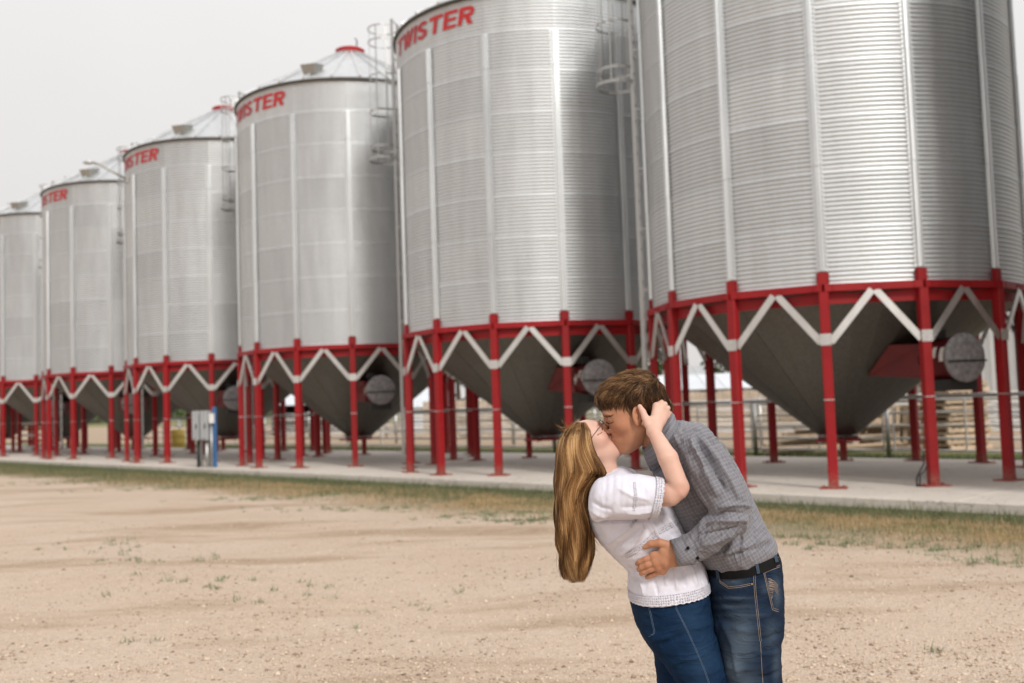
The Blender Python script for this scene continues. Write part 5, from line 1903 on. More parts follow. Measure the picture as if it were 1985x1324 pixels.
# far sleeve round her back
for (p, r), (p2, r2) in (((( 1345, 872, 76), 39), ((1345, 990, 128), 34)), (((1345, 990, 128), 34), ((1272, 1058, 106), 25))):
    f.cone(Q(*p), Q(*p2), r * SP, r2 * SP, 0.02)
V, F = f.surface(2)
V = crumple(V, F, 0.0030, 24, 3, (1, 1, .55)); V = crumple(V, F, 0.0011, 60, 4, (1, 1, .7))
st = [([(1322, 850), (1332, 839), (1345, 834), (1357, 836)], 2.6, -2.2),
      ([(1322, 850), (1312, 868), (1318, 892), (1338, 925), (1362, 962), (1380, 985)], 5, -3.0),
      ([(1336, 848), (1352, 880), (1372, 925), (1392, 965)], 6, 6.0),
      ([(1346, 846), (1366, 880), (1390, 922), (1412, 962)], 5, -5.5),
      ([(1358, 846), (1382, 882), (1408, 925), (1432, 968)], 6, 5.0),
      ([(1372, 848), (1398, 880), (1424, 925)], 4.5, -2.8),
      ([(1458, 984), (1440, 978), (1415, 978), (1392, 984)], 5, 5.0),
      ([(1450, 995), (1425, 992), (1405, 992), (1388, 1000)], 4.5, -3.0),
      ([(1448, 1006), (1420, 1008), (1392, 1008), (1368, 1016)], 5, 4.0),
      ([(1436, 1020), (1410, 1026), (1380, 1030), (1352, 1040)], 4.5, -3.2),
      ([(1425, 1032), (1395, 1046), (1365, 1058)], 5, 3.2),
      ([(1392, 1010), (1370, 1040), (1345, 1080)], 4, 2.2),
      ([(1376, 1012), (1352, 1036), (1338, 1062)], 3.4, -2.4),
      ([(1355, 822), (1385, 843), (1412, 876), (1432, 915), (1446, 940)], 3.5, -4.0),
      ([(1448, 1000), (1440, 1030), (1438, 1060), (1442, 1082)], 5, 3.2),
      ([(1462, 990), (1460, 1020), (1466, 1056)], 4.5, -2.8),
      ([(1420, 1048), (1412, 1066), (1402, 1086)], 5, 3.0),
      ([(1476, 1010), (1482, 1035), (1488, 1056)], 6, 2.6),
      ([(1402, 1082), (1440, 1072), (1475, 1062), (1500, 1052)], 4, -2.4),
      ([(1385, 1080), (1430, 1066), (1470, 1052), (1498, 1042)], 5, 2.6),
      ([(1296, 832), (1310, 850), (1322, 880)], 4, 2.0), ([(1312, 822), (1326, 840)], 4, -1.6),
      ([(1285, 930), (1305, 960), (1330, 1000)], 7, 3.0), ([(1300, 920), (1322, 955), (1345, 992)], 6, -3.0)]
V = folds(V, F, st)
def cloth_uv(V):
    """cloth coordinates in metres: along the sleeve/trunk and round it"""
    trunk = [Q(1285, 850), Q(1330, 890), Q(1370, 965), Q(1430, 1078)]
    arm1 = [Q(1345, 850, -80), Q(1418, 985, -118)]; arm2 = [Q(1418, 992, -118), Q(1305, 1072, -98)]; arm3 = [Q(1345, 872, 76), Q(1345, 990, 128), Q(1262, 1060, 104)]
    best = np.full(len(V), 9.); out = np.zeros((len(V), 3))
    for line, norm in ((trunk, 1.45), (arm1, .72), (arm2, .66), (arm3, .72)):
        ln = 0
        for a, b in zip(line[:-1], line[1:]):
            ab = b - a; L = np.linalg.norm(ab); e = ab / L
            t = np.clip((V - a) @ e, 0, L); q = V - a - t[:, None] * e
            d = np.linalg.norm(q, axis=1) / norm
            m = d < best
            x = np.cross(FWD, e); x /= np.linalg.norm(x)
            ang = np.arctan2(q @ x, -(q @ FWD))
            out[m, 0] = (ln + (V - a) @ e)[m]; out[m, 1] = (ang * .075 * norm / .72)[m]
            best[m] = d[m]; ln += L
    return out
me = np_mesh('shirt', V, F); set_attr(me, 'cloth', cloth_uv(V), 'FLOAT_VECTOR')
VsM, FsM = V, F
shirtM = part('shirt', me, SHIRT_M, man)
bvSM = bvh_of(VsM, FsM)
mb = MB(); band(mb, [sec(1299, 1047, 1312, 1098, 24.5, -98), sec(1308, 1044.5, 1321, 1097, 26, -99.5), sec(1334, 1038, 1352, 1093, 27.5, -105)], 44, 2.2, 0.0, 0.004)
me = mb.mesh('cuff'); set_attr(me, 'cloth', cloth_uv(np.array(mb.v)), 'FLOAT_VECTOR'); sub('cuff', me, SHIRT_M, shirtM, man)
mb = MB()
for x, y in ((1320, 1085), (1334, 1062), (1352, 1080)):
    p = drape([bvSM], x, y, 0.004)
    if p is not None:
        mb.sphere(p, 0.0052, 6)
sub('button', mb.mesh('button'), BELT, shirtM, man)['kind'] = 'stuff'
mb = MB()
band(mb, [sec(1249, 868, 1293, 802, 41), sec(1256, 882, 1299, 807, 47), sec(1263, 897, 1307, 814, 54)], 56, 2.2, 0.002, 0.004)
band(mb, [sec(1248, 867, 1294, 800, 43), sec(1252, 884, 1303, 806, 55), sec(1263, 908, 1309, 823, 68)], 56, 2.2, 0.008, 0.005)
me = mb.mesh('collar'); set_attr(me, 'cloth', cloth_uv(np.array(mb.v)), 'FLOAT_VECTOR'); sub('collar', me, SHIRT_M, shirtM, man)

# ---- man's jeans, belt, boots
def jeans(hips, legs, h, seed, strokes, fades):
    pts = [s[0] for s in hips] + [s[1] for s in hips] + [s[0] for l in legs for s in l] + [s[1] for l in legs for s in l]
    lo, hi = box_of(pts, 0.02); lo = lo - FWD * .19; hi = hi + FWD * .19
    f = Field(lo, hi, h)
    f.loft(hips, 0, 3, 2.2, flat0=True)
    for l in legs: f.loft(l, 0.02, 3, 2.1, flat1=True)
    V, F = f.surface(2)
    V = crumple(V, F, 0.0016, 24, seed, (.6, .6, 1.3)); V = crumple(V, F, 0.0007, 62, seed + 1, (.6, .6, 1.2))
    V = folds(V, F, strokes)
    me = np_mesh('jeans', V, F)
    p = proj(V); fd = np.zeros(len(V))
    for x, y, rx, ry, a in fades: fd = np.maximum(fd, a * np.exp(-(((p[:, 0] - x) / rx) ** 2 + ((p[:, 1] - y) / ry) ** 2)))
    set_attr(me, 'fade', fd)
    return me, V, F
hM = [sec(1372, 1096, 1499, 1062, 80), sec(1370, 1112, 1510, 1082, 86), sec(1368, 1150, 1514, 1120, 91), sec(1370, 1190, 1516, 1172, 92), sec(1376, 1220, 1513, 1212, 88)]
lMn = [sec(1382, 1215, 1515, 1205, 50, -42), sec(1392, 1255, 1513, 1250, 50, -45), sec(1400, 1300, 1514, 1298, 48, -46), sec(1402, 1340, 1516, 1336, 46, -46), sec(1405, 1440, 1508, 1436, 40, -46), sec(1410, 1560, 1500, 1560, 36, -46), sec(1412, 1655, 1496, 1650, 34, -46)]
lMf = [sec(1376, 1215, 1500, 1205, 50, 42), sec(1380, 1270, 1490, 1265, 49, 46), sec(1382, 1340, 1480, 1336, 45, 46), sec(1380, 1440, 1470, 1436, 40, 46), sec(1384, 1560, 1466, 1560, 36, 46), sec(1385, 1655, 1464, 1650, 34, 46)]
stM = [([(1400, 1158), (1430, 1162), (1462, 1156)], 5, 2.2), ([(1405, 1175), (1440, 1182), (1500, 1180)], 5, -2.0), ([(1478, 1215), (1450, 1222), (1415, 1215)], 6, 2.4),
       ([(1512, 1225), (1490, 1236), (1470, 1240)], 5, -2.6), ([(1514, 1262), (1485, 1268), (1460, 1262)], 6, 2.4), ([(1400, 1290), (1430, 1300), (1470, 1296)], 6, 2), ([(1514, 1300), (1490, 1310), (1470, 1312)], 5, -2.4),
       ([(1478, 1120), (1485, 1150), (1492, 1185)], 3, -1.2), ([(1395, 1200), (1418, 1250), (1430, 1320)], 8, 2)]
me, VjM, FjM = jeans(hM, [lMn, lMf], 0.0058, 5, stM, [(1438, 1240, 26, 50, .75), (1425, 1290, 24, 40, .85), (1418, 1122, 26, 16, .6), (1425, 1160, 34, 3.5, .5), (1430, 1176, 38, 4, .55), (1440, 1192, 40, 4, .5), (1490, 1140, 14, 12, .4), (1495, 1230, 14, 30, .35), (1440, 1330, 30, 40, .6), (1506, 1150, 8, 30, .5), (1505, 1290, 8, 40, .35), (1445, 1440, 36, 60, .6)])
jeansM = part('jeans', me, DENIM_M, man); bvJM = bvh_of(VjM, FjM)
mb = MB(); tb = [bvJM]
for dx in (-1.6, 1.6):
    stitch_tube(mb, tb, [(1461 + dx, 1098), (1464 + dx, 1150), (1470 + dx, 1205), (1474 + dx, 1243)], 0.0006)
    stitch_tube(mb, tb, [(1393, 1111 + dx), (1396, 1128 + dx), (1412, 1139 + dx), (1435, 1137 + dx), (1458, 1132 + dx)], 0.0006)
    stitch_tube(mb, tb, [(1462, 1101 + dx * 1.4), (1485, 1092 + dx * 1.4), (1510, 1082 + dx * 1.4)], 0.0006)
    stitch_tube(mb, tb, [(1480, 1110 + dx), (1496, 1103 + dx), (1512, 1097 + dx)], 0.0007)
stitch_tube(mb, tb, [(1474, 1243), (1477, 1300), (1480, 1340), (1480, 1440), (1476, 1560)], 0.0007)
stitch_tube(mb, tb, [(1480, 1110), (1486, 1135), (1492, 1160), (1497, 1182), (1509, 1186)], 0.0008)
stitch_tube(mb, tb, [(1482.5, 1111), (1488.5, 1135), (1494.5, 1160), (1499, 1179), (1509, 1182)], 0.0006)
sub('stitching', mb.mesh('stitching'), THREAD, jeansM, man)['kind'] = 'stuff'
mb = MB()                                           # feathered embroidery on the back pocket
for i in range(9):
    y = 1122 + i * 4.4
    stitch_tube(mb, tb, [(1488 + i * .9, y), (1493 + i * .7, y + 1.6 * math.sin(i * 2)), (1497 + 4 * math.sin(i * .5), y + 3)], 0.0009, step=2)
for i in range(5):
    stitch_tube(mb, tb, [(1490, 1124 + i * 4), (1500, 1126 + i * 4), (1508, 1136 + i * 4)], 0.0009, step=3)
sub('embroidery', mb.mesh('embroidery'), THREAD, jeansM, man)['kind'] = 'stuff'
mb = MB()
for i in range(7):                                   # small dark embroidery on the waistband yoke
    stitch_tube(mb, tb, [(1482 + i * 3.2, 1092 - i * 1.3), (1483.5 + i * 3.2, 1087 - i * 1.3), (1485 + i * 3.2, 1091 - i * 1.3)], 0.0009, step=2)
sub('waistband_embroidery', mb.mesh('waistband_embroidery'), BELT, jeansM, man)['kind'] = 'stuff'
p = drape(tb, 1457, 1132.5, 0.001)
mb = MB(); mb.sphere(p, 0.0042, 6); sub('rivet', mb.mesh('rivet'), BRASS, jeansM, man)
mb = MB(); band(mb, [sec(1371, 1095, 1499.5, 1062, 83), sec(1372, 1112, 1507, 1078, 88)], 96, 2.25, 0.0015, 0.004, False)
belt = part('belt', mb.mesh('belt'), BELT, man)
for x0, y0, x1, y1 in ((1464, 1080, 1470, 1112), (1499, 1066, 1505, 1090), (1390, 1098, 1394, 1122)):
    mb = MB()
    bb = [bvh_of(np.array([tuple(np.array(v.co) + np.array(man.location)) for v in belt.data.vertices]), np.array([tuple(p_.vertices) for p_ in belt.data.polygons])), bvJM]
    ribbon(mb, bb, [(x0, y0), ((x0 + x1) / 2, (y0 + y1) / 2), (x1, y1)], -3, 3, 0.003)
    if mb.v:
        me = mb.mesh('belt_loop'); set_attr(me, 'fade', np.full(len(mb.v), .45)); sub('belt_loop', me, DENIM_M, belt, man)
def boot(root, name, x, w, tx, mat):
    lo, hi = box_of([Q(x - 190 * tx if tx > 0 else x, 1600, w), Q(x - 150 * tx, 1690, w), Q(x + 40, 1690, w)], 0.09)
    lo[2] = min(lo[2], -0.02)
    f = Field(lo, hi, 0.008)
    g = lambda dx, z, dw=0: np.array([*(Q(x, 1683, w)[:2] + RGT[:2] * dx + FWD[:2] * dw), z])
    f.cone(g(0, .16), g(-.01 * tx, .09), .052, .05, .02); f.cone(g(.03 * tx, .045), g(-.06 * tx, .06), .042, .046, .02)
    f.cone(g(-.06 * tx, .055), g(-.19 * tx, .035), .046, .032, .02)
    f.ell(g(-.08 * tx, .008), (.16, .05, .014), np.stack([RGT, FWD, UPV], 1), .004)
    f.clip(g(0, 0.001), (0, 0, -1))
    V, F = f.surface(1)
    part(name, np_mesh(name, V, F), mat, root)
boot(man, 'boot', 1458, -46, 1, BOOT); boot(man, 'boot', 1428, 46, 1, BOOT)

# ---- man's hair, brow, lashes
def zline(x, fringe):
    xs = np.array([-.13, -.085, -.045, -.032, -.026, -.012, .006, .012, .016, .030, .036, .046, .07, .10, .13])
    zs = np.array([-.050, -.052, -.045, -.02, .012, .036, .036, .02, -.004, -.006, .012, .024, .044, .046, .046])
    return np.interp(x, xs, zs)
f = Field((-.135, -.105, -.09), (.135, .105, .17), 0.0032, OM, RM)
f.ell(np.array((-.010, 0, .053)), np.array((.102, .080, .083)), None, 0, 'add', True)
f.ell(np.array((.040, 0, .078)), np.array((.055, .066, .046)), None, .02, 'add', True)
f.cone(np.array((-.075, 0, .0)), np.array((-.055, 0, -.035)), .045, .052, .02, 'add', True)
g = np.meshgrid(*[a for a in f.ax], indexing='ij')
f.F = np.maximum(f.F, ((zline(g[0], 0) - g[2]) * .8).astype(np.float32))
Vh, Fh = f.surface(1)
me = np_mesh('hair', Vh, Fh); set_attr(me, 'tint', np.full(len(Vh), .12))
hairM = part('hair', me, HAIR_M, man)
Nh = vnormals(Vh, Fh)
pl = (Vh - OM) @ RM; nl_ = Nh @ RM
okm = (pl[:, 2] > zline(pl[:, 0], 0) + .002) & (nl_[:, 2] > -.75)
ids = rng.choice(np.where(okm)[0], 12000)
P0 = pl[ids] + rng.normal(0, .0012, (len(ids), 3)); n0 = nl_[ids]
top = np.clip((P0[:, 2] - .05) / .06, 0, 1)[:, None]
cl = np.stack([np.sin(P0[:, 0] * 95 + P0[:, 1] * 60) + np.sin(P0[:, 0] * 41 - P0[:, 2] * 83), np.sin(P0[:, 1] * 90 + P0[:, 2] * 70), np.zeros(len(ids))], 1)
flow = top * np.array((1.0, 0, .25)) + (1 - top) * np.array((.18, 0, -1.0)) + cl * .22 + rng.normal(0, .16, (len(ids), 3))
flow -= n0 * (flow * n0).sum(1, keepdims=True) ; flow /= np.linalg.norm(flow, axis=1, keepdims=True) + 1e-6
ln = (.034 * top[:, 0] + .021 * (1 - top[:, 0])) * rng.uniform(.6, 1.25, len(ids))
ln = np.where((P0[:, 2] < .0), ln * .5, ln)
T_ = np.linspace(0, 1, 6)[None, :, None]
lift = (.34 + .26 * top) * rng.uniform(.4, 1.5, (len(ids), 1)) * np.where((P0[:, 0:1] > .05) & (P0[:, 2:3] < .075), .35, 1.0)
pa = P0[:, None] + ln[:, None, None] * (T_ * flow[:, None] + (lift[:, None] * n0[:, None]) * (T_ - .75 * T_ ** 2) ) + np.array((0, 0, -1.)) * (T_ ** 2) * ln[:, None, None] * .18
paths = pa @ RM.T + OM
kq = np.stack([P0[:, 0] - P0[:, 2] * .5 * (1 - top[:, 0]), P0[:, 1], P0[:, 2] + P0[:, 0] * .4], 1)
clump = np.sin(kq[:, 1] * 260 + 2 * np.sin(kq[:, 0] * 70)) * .6 + np.sin(kq[:, 0] * 190 + kq[:, 2] * 120 + 2 * np.sin(kq[:, 2] * 60)) * .7 + np.sin(kq[:, 2] * 310 - kq[:, 0] * 220) * .5
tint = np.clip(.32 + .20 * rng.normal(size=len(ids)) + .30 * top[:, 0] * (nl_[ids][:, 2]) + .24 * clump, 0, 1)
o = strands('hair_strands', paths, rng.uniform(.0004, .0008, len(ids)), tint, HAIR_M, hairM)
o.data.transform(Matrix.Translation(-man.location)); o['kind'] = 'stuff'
mb = MB()
for pts, r in (([(1167, 803), (1172, 807), (1180, 807), (1189, 804)], .0011), ([(1169, 805), (1176, 808.5), (1186, 807)], .0010), ([(1168, 801.5), (1174, 805), (1182, 805)], .0009)):
    stitch_tube(mb, [bvM], pts, r, 0.0004, 2)
me = mb.mesh('eyebrow'); set_attr(me, 'tint', np.full(len(mb.v), .25)); part('eyebrow', me, HAIR_M, man)
mb = MB()
for pts, r in (([(1175, 818), (1180, 820.5), (1186, 820), (1190, 817.5)], .0009), ([(1176, 819.5), (1181, 822)], .0006)):
    stitch_tube(mb, [bvM], pts, r, 0.0003, 2)
me = mb.mesh('eyelashes'); set_attr(me, 'tint', np.full(len(mb.v), .0)); part('eyelashes', me, HAIR_M, man)

# ---- woman's blouse
SW = [sec(1150, 932, 1204, 914, 46), sec(1138, 956, 1238, 922, 80), sec(1136, 992, 1300, 972, 84), sec(1150, 1030, 1326, 1018, 83), sec(1180, 1066, 1340, 1046, 76),
      sec(1211, 1096, 1355, 1078, 72), sec(1218, 1118, 1366, 1100, 74), sec(1218, 1138, 1371, 1118, 80), sec(1219.5, 1158, 1374, 1136, 86)]
SL = [sec(1168, 926, 1158, 1012, 42, -70), sec(1200, 920, 1190, 1008, 42, -90), sec(1235, 920, 1226, 1007, 41, -102), sec(1265, 924, 1252, 1006, 40, -111), sec(1282, 927, 1268, 1003, 39, -116)]
lo, hi = box_of([Q(1130, 905, -165), Q(1385, 1170, 165)], 0.03)
f = Field(lo, hi, 0.0042)
f.loft(SW, 0, 3, 2.25, flat0=True, flat1=True)
f.loft(SL, 0.012, 3, 2.1, flat1=True)
f.cone(Q(1195, 958, 70), Q(1275, 962, 112), 36 * SP, 33 * SP, 0.02)
f.cone(Q(1262, 965, -110), Q(1290, 965, -119), 33 * SP, 34 * SP, 0, 'sub')
V, F = f.surface(2)
V = crumple(V, F, 0.0013, 22, 11, (1, 1, .6)); V = crumple(V, F, 0.0008, 60, 12, (1, 1, .7))
st = [([(1140, 1012), (1165, 1012), (1195, 1012), (1232, 1010), (1264, 1008)], 4.0, -4.5),
      ([(1138, 985), (1158, 998), (1180, 1004)], 5, 2.6), ([(1142, 970), (1166, 985), (1188, 990)], 5, -2.0),
      ([(1172, 1060), (1195, 1042), (1222, 1022), (1236, 1014)], 5, 2.8), ([(1185, 1072), (1212, 1050), (1240, 1022)], 4.5, -2.6), ([(1200, 1082), (1226, 1060), (1246, 1030)], 5, 2.2),
      ([(1246, 1014), (1258, 1030), (1266, 1050)], 4, -2.4), ([(1262, 1010), (1272, 1030), (1282, 1050)], 4.5, 2.4),
      ([(1290, 1000), (1308, 1024), (1322, 1046)], 5, 2.4), ([(1280, 1002), (1298, 1030), (1308, 1046)], 4, -2.2),
      ([(1195, 945), (1225, 962), (1262, 970)], 7, 1.6), ([(1200, 985), (1232, 985), (1266, 980)], 6, -1.8), ([(1212, 996), (1240, 996), (1264, 992)], 4, 2.2),
      ([(1216, 1100), (1228, 1108), (1240, 1106)], 3.5, -3.0), ([(1218, 1112), (1230, 1118), (1248, 1120)], 3.5, 2.8), ([(1220, 1124), (1240, 1126)], 3.5, -2.4),
      ([(1305, 1100), (1310, 1125), (1312, 1146)], 4.5, 2.8), ([(1322, 1098), (1326, 1122), (1330, 1142)], 4, -2.8), ([(1338, 1094), (1344, 1118), (1350, 1138)], 4.5, 2.8), ([(1354, 1094), (1360, 1116), (1364, 1134)], 4, -2.4),
      ([(1240, 1126), (1246, 1142), (1248, 1156)], 5, 2.2), ([(1268, 1124), (1272, 1142), (1274, 1156)], 5, -2.0), ([(1290, 1118), (1292, 1136)], 5, 1.8)]
V = folds(V, F, st)
me = np_mesh('blouse', V, F)
blouse = part('blouse', me, COTTON, woman); bvSW = bvh_of(V, F)
def lace_band(name, secs, n, vscale, wavy):
    mb = MB(); rows = []
    S = resample(secs, 3)
    for i, s in enumerate(S):
        rg = ring_pts(s, n, 2.25, 0.0022)
        if i == len(S) - 1 and wavy:
            d = np.array(S[-1][0]) - np.array(S[-2][0]); d = d / np.linalg.norm(d)
            rg = [p + d * 0.0035 * abs(math.sin(j * PI / n * wavy)) for j, p in enumerate(rg)]
        rows.append(rg)
    vs = [p for r in rows for p in r]
    fs = [(i * n + j, i * n + (j + 1) % n, (i + 1) * n + (j + 1) % n, (i + 1) * n + j) for i in range(len(rows) - 1) for j in range(n)]
    mb.add(vs, fs, True); me = mb.mesh(name)
    cl_ = np.zeros((len(vs), 3)); per = sum(np.linalg.norm(np.array(rows[0][j]) - np.array(rows[0][j - 1])) for j in range(n))
    for i in range(len(rows)):
        for j in range(n): cl_[i * n + j] = (j / n * round(per / vscale), np.linalg.norm(np.array(rows[i][0]) - np.array(rows[0][0])) / vscale, 0)
    set_attr(me, 'cloth', cl_, 'FLOAT_VECTOR')
    return sub(name, me, LACE, blouse, woman)
lace_band('hem_lace', [sec(1218.4, 1142, 1371.8, 1121, 82), sec(1219, 1150, 1373, 1129, 84.5), sec(1219.5, 1159, 1374, 1137.5, 87)], 220, 0.0075, 46)
lace_band('sleeve_lace', [sec(1270, 924, 1256, 1005, 40, -112.5), sec(1276, 925.5, 1262, 1004, 40, -114.5), sec(1284, 927, 1270, 1002.5, 39.5, -117)], 120, 0.0075, 26)
def lace_strip(name, pts, w, vs_):
    mb = MB(); ribbon(mb, [bvSW], pts, -w, w, 0.0014)
    me = mb.mesh(name); P_ = np.array(mb.v); k = len(P_) // 4
    cl_ = np.zeros((len(P_), 3)); run = 0
    for i in range(k):
        if i: run += np.linalg.norm(P_[4 * i + 1] - P_[4 * i - 3])
        for j in range(4): cl_[4 * i + j] = (run / vs_, j * w * 2 / 3 * SP / vs_, 0)
    set_attr(me, 'cloth', cl_, 'FLOAT_VECTOR'); sub(name, me, LACE, blouse, woman)
lace_strip('lace_insert', [(1212, 1078), (1228, 1070), (1250, 1054), (1268, 1036), (1290, 1024), (1312, 1012)], 5.0, 0.0075)
lace_strip('lace_insert', [(1222, 1022), (1228, 1013), (1238, 1004)], 2.2, 0.0055)
lace_strip('lace_insert', [(1229, 990), (1232, 960), (1230, 935)], 2.2, 0.0055)

# ---- woman's jeans and shoes
hW = [sec(1221, 1150, 1370, 1128, 76), sec(1222, 1166, 1374, 1146, 82), sec(1229, 1196, 1381, 1186, 88), sec(1243, 1226, 1389, 1226, 88), sec(1258, 1245, 1394, 1248, 82)]
lWn = [sec(1248, 1226, 1391, 1240, 47, -40), sec(1266, 1250, 1398, 1266, 47, -42), sec(1288, 1286, 1408, 1300, 47, -42), sec(1311, 1324, 1417, 1338, 45, -42), sec(1345, 1430, 1430, 1436, 36, -42), sec(1340, 1540, 1412, 1540, 32, -42), sec(1346, 1655, 1394, 1655, 24, -42)]
lWf = [sec(1246, 1224, 1384, 1236, 47, 40), sec(1262, 1248, 1378, 1256, 47, 42), sec(1270, 1290, 1370, 1298, 45, 42), sec(1274, 1330, 1362, 1336, 43, 42), sec(1276, 1430, 1352, 1432, 36, 42), sec(1276, 1540, 1340, 1540, 32, 42), sec(1282, 1655, 1330, 1655, 24, 42)]
stW = [([(1277, 1252), (1290, 1246), (1312, 1238), (1332, 1226)], 4.5, -2.4), ([(1262, 1246), (1280, 1240), (1300, 1232)], 5, 2.0), ([(1330, 1180), (1352, 1176), (1372, 1168)], 5, 1.8), ([(1325, 1195), (1350, 1195), (1378, 1190)], 4, -1.6),
       ([(1335, 1222), (1360, 1216), (1385, 1208)], 5, 1.6), ([(1228, 1196), (1246, 1200), (1262, 1198)], 5, -1.4), ([(1300, 1290), (1330, 1280), (1360, 1276)], 7, 1.6)]
me, VjW, FjW = jeans(hW, [lWn, lWf], 0.0058, 8, stW, [(1340, 1200, 30, 40, .35), (1360, 1280, 26, 50, .45), (1250, 1190, 14, 24, .25), (1380, 1420, 30, 60, .45)])
jeansW = part('jeans', me, DENIM_W, woman); bvJW = bvh_of(VjW, FjW)
mb = MB(); tb = [bvJW]
for dx in (-1.0, 1.2):
    stitch_tube(mb, tb, [(1302 + dx, 1152), (1312 + dx, 1182), (1332 + dx, 1222), (1350 + dx, 1262), (1366 + dx, 1300), (1378 + dx, 1335)], 0.00045)
    stitch_tube(mb, tb, [(1254 + dx, 1160), (1261 + dx, 1190), (1268 + dx, 1222), (1268 + dx, 1228), (1258 + dx, 1234)], 0.00045)
sub('stitching', mb.mesh('stitching'), THREAD_B, jeansW, woman)['kind'] = 'stuff'
boot(woman, 'shoe', 1366, -42, -1, BELT); boot(woman, 'shoe', 1306, 42, -1, BELT)

# ---- woman's hair
HT_ = [(818, 1112, 1134, 34), (832, 1096, 1143, 46), (851, 1084, 1146, 54), (866, 1080, 1150, 57), (880, 1078, 1155, 59), (895, 1077, 1164, 61), (907, 1077, 1172, 62), (918, 1076, 1176, 62), (935, 1076, 1159, 60), (952, 1076, 1144, 58), (970, 1076, 1139, 56),
       (1000, 1077, 1144, 54), (1030, 1078, 1151, 52), (1060, 1080, 1152, 48), (1092, 1085, 1146, 44), (1118, 1092, 1139, 36)]
hy, hl, hr, hb = [np.array(c, float) for c in zip(*HT_)]
hb = hb + 5
core = [sec(l + 8 + max(0, y - 960) * .09, y + 3, r - 9 - max(0, y - 960) * .09, y + 3, b - 9 - max(0, y - 960) * .09, 8) for y, l, r, b in HT_ if y < 1070]
lo, hi = box_of([Q(1070, 805, -80), Q(1180, 1125, 90)], 0.02)
f = Field(lo, hi, 0.0055)
f.loft(core, 0, 2, 2.2)
f.ell(OW + RWm @ (np.array((-.004, 0, .033)) * SCW), np.array((.087, .078, .062)) * SCW, RWm, 0.006)
g = np.meshgrid(*[a.astype(np.float32) for a in f.ax], indexing='ij')
hl_ = OW + RWm @ (np.array((.052, 0, .066)) * SCW)          # hairline plane: keeps the face clear
fn = (RWm[:, 0] * .95 - RWm[:, 2] * .30); fn = fn / np.linalg.norm(fn)
f.F = np.maximum(f.F, ((g[0] - hl_[0]) * fn[0] + (g[1] - hl_[1]) * fn[1] + (g[2] - hl_[2]) * fn[2]).astype(np.float32))
V, F = f.surface(2)
me = np_mesh('hair', V, F); set_attr(me, 'tint', np.full(len(V), .30))
hairW = part('hair', me, HAIR_W, woman)
n = 11000; m_ = 26
a_ = rng.beta(.8, .8, n); bsgn = np.where(rng.uniform(0, 1, n) < .72, -1.0, 1.0)
lay = 1 - rng.uniform(0, 1, n) ** 2.2 * .22
s0 = rng.uniform(0, .10, n) + np.where(rng.uniform(0, 1, n) < .25, rng.uniform(0, .25, n), 0)
s1 = 1.035 - rng.uniform(0, 1, n) ** 1.5 * .17 - .04 * np.abs(2 * a_ - 1) ** 2
s1 = np.where(rng.uniform(0, 1, n) < .12, rng.uniform(.5, .9, n), s1)
tt = np.linspace(0, 1, m_)[None]
s_ = s0[:, None] + (s1 - s0)[:, None] * tt
yy = 818 + s_ * (1120 - 818)
XL, XR, BB = np.interp(yy, hy, hl), np.interp(yy, hy, hr), np.interp(yy, hy, hb)
aa = a_[:, None] + .05 * np.sin(s_ * 9 + (a_ * 17)[:, None]) * s_
aa = np.clip(aa, .0, 1.0)
# the ear-side lock falls forward over the shoulder, the rest hangs behind it
cx, hw = (XL + XR) / 2, (XR - XL) / 2
u_ = (2 * aa - 1) * lay[:, None]
wv = 3.8 * np.sin(s_ * 16 + a_[:, None] * 15 + bsgn[:, None]) * s_ + 2.0 * np.sin(s_ * 29 + a_[:, None] * 33) * s_ + 1.2 * np.sin(s_ * 23 + np.floor(a_ * 40)[:, None] * 1.7) * s_
X = cx + hw * u_ + wv + rng.normal(0, .7, (n, 1)) + rng.normal(0, 1.9, (n, 1)) * np.clip(s_ - .45, 0, 1) * 1.8
shp = np.sqrt(np.clip(1 - u_ ** 2, 0.02, 1)); shp = np.where(u_ > 0, np.maximum(shp, .80 * np.clip((955 - yy) / 25, 0, 1)), shp)
W = 8 + bsgn[:, None] * BB * shp * lay[:, None] + 2.5 * np.sin(s_ * 14 + a_[:, None] * 12) * s_
Yp = yy + 0.0
pts = np.stack([X.ravel(), Yp.ravel(), W.ravel()], 1)
d_ = D0 + pts[:, 2] * SP
wp = CAM + d_[:, None] * (FWD + RGT * ((pts[:, 0] - 992.5) / FPX)[:, None] - UPV * ((pts[:, 1] - 662) / FPX)[:, None])
grp = (np.sin(np.floor(a_ * 14) * 12.9) * .5 + .5) * .6 + .4 * (np.sin(np.floor(a_ * 47) * 7.3) * .5 + .5)
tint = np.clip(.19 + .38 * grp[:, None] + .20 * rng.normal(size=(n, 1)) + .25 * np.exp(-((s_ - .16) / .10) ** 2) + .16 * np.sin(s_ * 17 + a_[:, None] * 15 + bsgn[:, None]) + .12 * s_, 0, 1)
o = strands('hair_strands', wp.reshape(n, m_, 3), rng.uniform(.0004, .0009, n), tint, HAIR_W, hairW)
o.data.transform(Matrix.Translation(-woman.location)); o['kind'] = 'stuff'
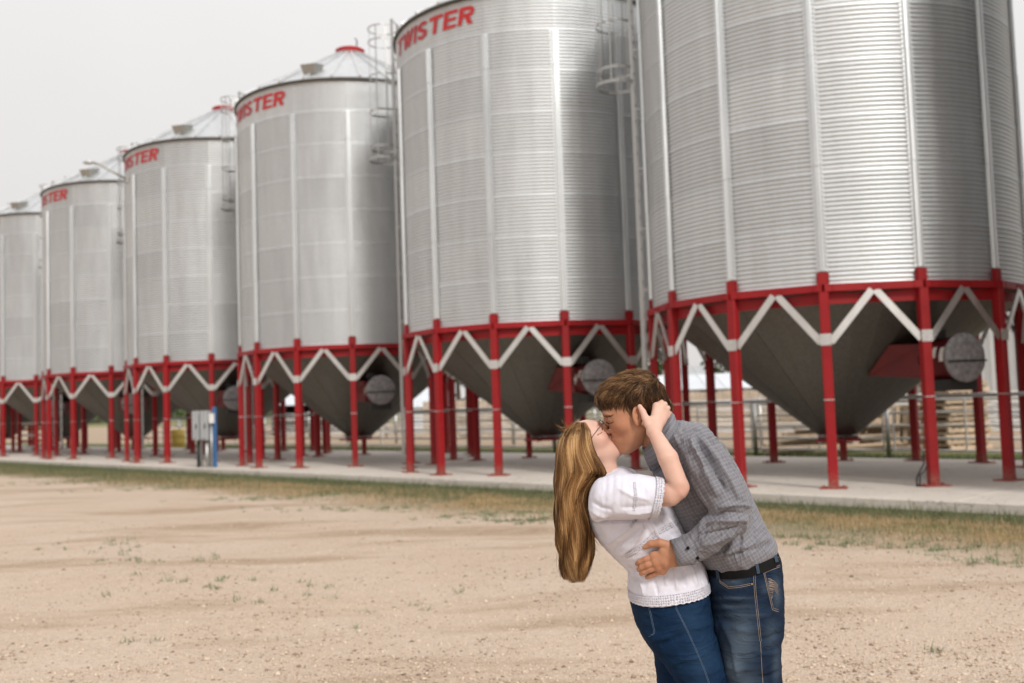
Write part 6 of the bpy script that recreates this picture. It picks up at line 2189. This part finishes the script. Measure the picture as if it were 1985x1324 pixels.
# fly-away hairs above the head
n = 46; fl = []
for i in range(n):
    x0, y0 = 1118 + random.uniform(-26, 10), 826 + random.uniform(-4, 12)
    a = random.uniform(2.3, 3.6) if random.random() < .6 else random.uniform(1.0, 2.2)
    L = random.uniform(8, 26); bend = random.uniform(-8, 8); w = random.uniform(-34, 20)
    fl.append([Q(x0 + math.cos(a) * L * t, y0 - math.sin(a) * L * t * .7 + bend * t * t, w) for t in np.linspace(0, 1, 7)])
for i in range(60):
    x0, y0 = random.uniform(1078, 1086) if i > 26 else random.uniform(1140, 1152), 0
    y0 = random.uniform(1020, 1060) if i <= 26 else random.uniform(860, 1080)
    if i > 26:
        L = random.uniform(14, 40); w = random.uniform(-40, 10); q_ = random.uniform(-5, 2)
        fl.append([Q(x0 + q_ * math.sin(3 * t), y0 + L * t, w) for t in np.linspace(0, 1, 7)]); continue
    x0, y0 = random.uniform(1140, 1152), random.uniform(1020, 1060)
    L = random.uniform(10, 26); w = random.uniform(-40, 10)
    fl.append([Q(x0 + L * .75 * t ** 1.5, y0 + L * 1.2 * t, w) for t in np.linspace(0, 1, 7)])
o = strands('loose_strands', np.array(fl), np.full(len(fl), .00035), np.full(len(fl), .6), HAIR_W, hairW)
o.data.transform(Matrix.Translation(-woman.location)); o['kind'] = 'stuff'

# ---- spectacles, brow, lashes, earring
lw = lambda x, y, z: OW + RWm @ (np.array((x, y, z)) * SCW)
mb = MB()
for s in (-1, 1):
    rim = [lw(.1075 - .004 * abs(yy_), s * (.034 + yy_), .010 + zz_) for yy_, zz_ in ((-.022, .012), (-.012, .016), (.012, .016), (.023, .012), (.024, -.004), (.016, -.016), (-.012, -.016), (-.021, -.006))]
    mb.tube(rim, 0.0013, 6, closed=True)
    mb.tube([lw(.105, s * .058, .020), lw(.092, s * .068, .022), lw(.05, s * .0715, .019), lw(.01, s * .078, .012), lw(-.012, s * .081, -.002)], [.0016, .0014, .0011, .0011, .0011], 6)
mb.tube([lw(.1075, -.012, .018), lw(.112, 0, .020), lw(.1075, .012, .018)], 0.0012, 6)
gl = part('glasses', mb.mesh('glasses'), SPEC, woman)
mgl, ntg, bg_ = new_mat('clear_lens')
bg_.inputs['Transmission Weight'].default_value = 1.0; bg_.inputs['Roughness'].default_value = 0.02; bg_.inputs['IOR'].default_value = 1.05
for s in (-1, 1):
    rim = [lw(.1075 - .004 * abs(yy_), s * (.034 + yy_), .010 + zz_) for yy_, zz_ in ((-.022, .012), (-.012, .016), (.012, .016), (.023, .012), (.024, -.004), (.016, -.016), (-.012, -.016), (-.021, -.006))]
    back = [p - RWm[:, 0] * .0012 for p in rim]
    mb = MB(); k = len(rim)
    mb.add(rim + back, [tuple(range(k)), tuple(range(2 * k - 1, k - 1, -1))] + [(i, (i + 1) % k, k + (i + 1) % k, k + i) for i in range(k)])
    sub('lens', mb.mesh('lens'), mgl, gl, woman)
mb = MB()
stitch_tube(mb, [bvW], [(1158, 842), (1163, 841), (1167, 838)], .0009, .0003, 2)
stitch_tube(mb, [bvW], [(1157, 844), (1161, 843)], .0006, .0003, 2)
me = mb.mesh('eyelashes'); set_attr(me, 'tint', np.full(len(mb.v), .0)); part('eyelashes', me, HAIR_M, woman)
p = drape([bvW], 1158, 884, 0.002)
if p is not None:
    mb = MB(); mb.sphere(p, 0.0032, 6); part('earring', mb.mesh('earring'), M_WHITE, woman)
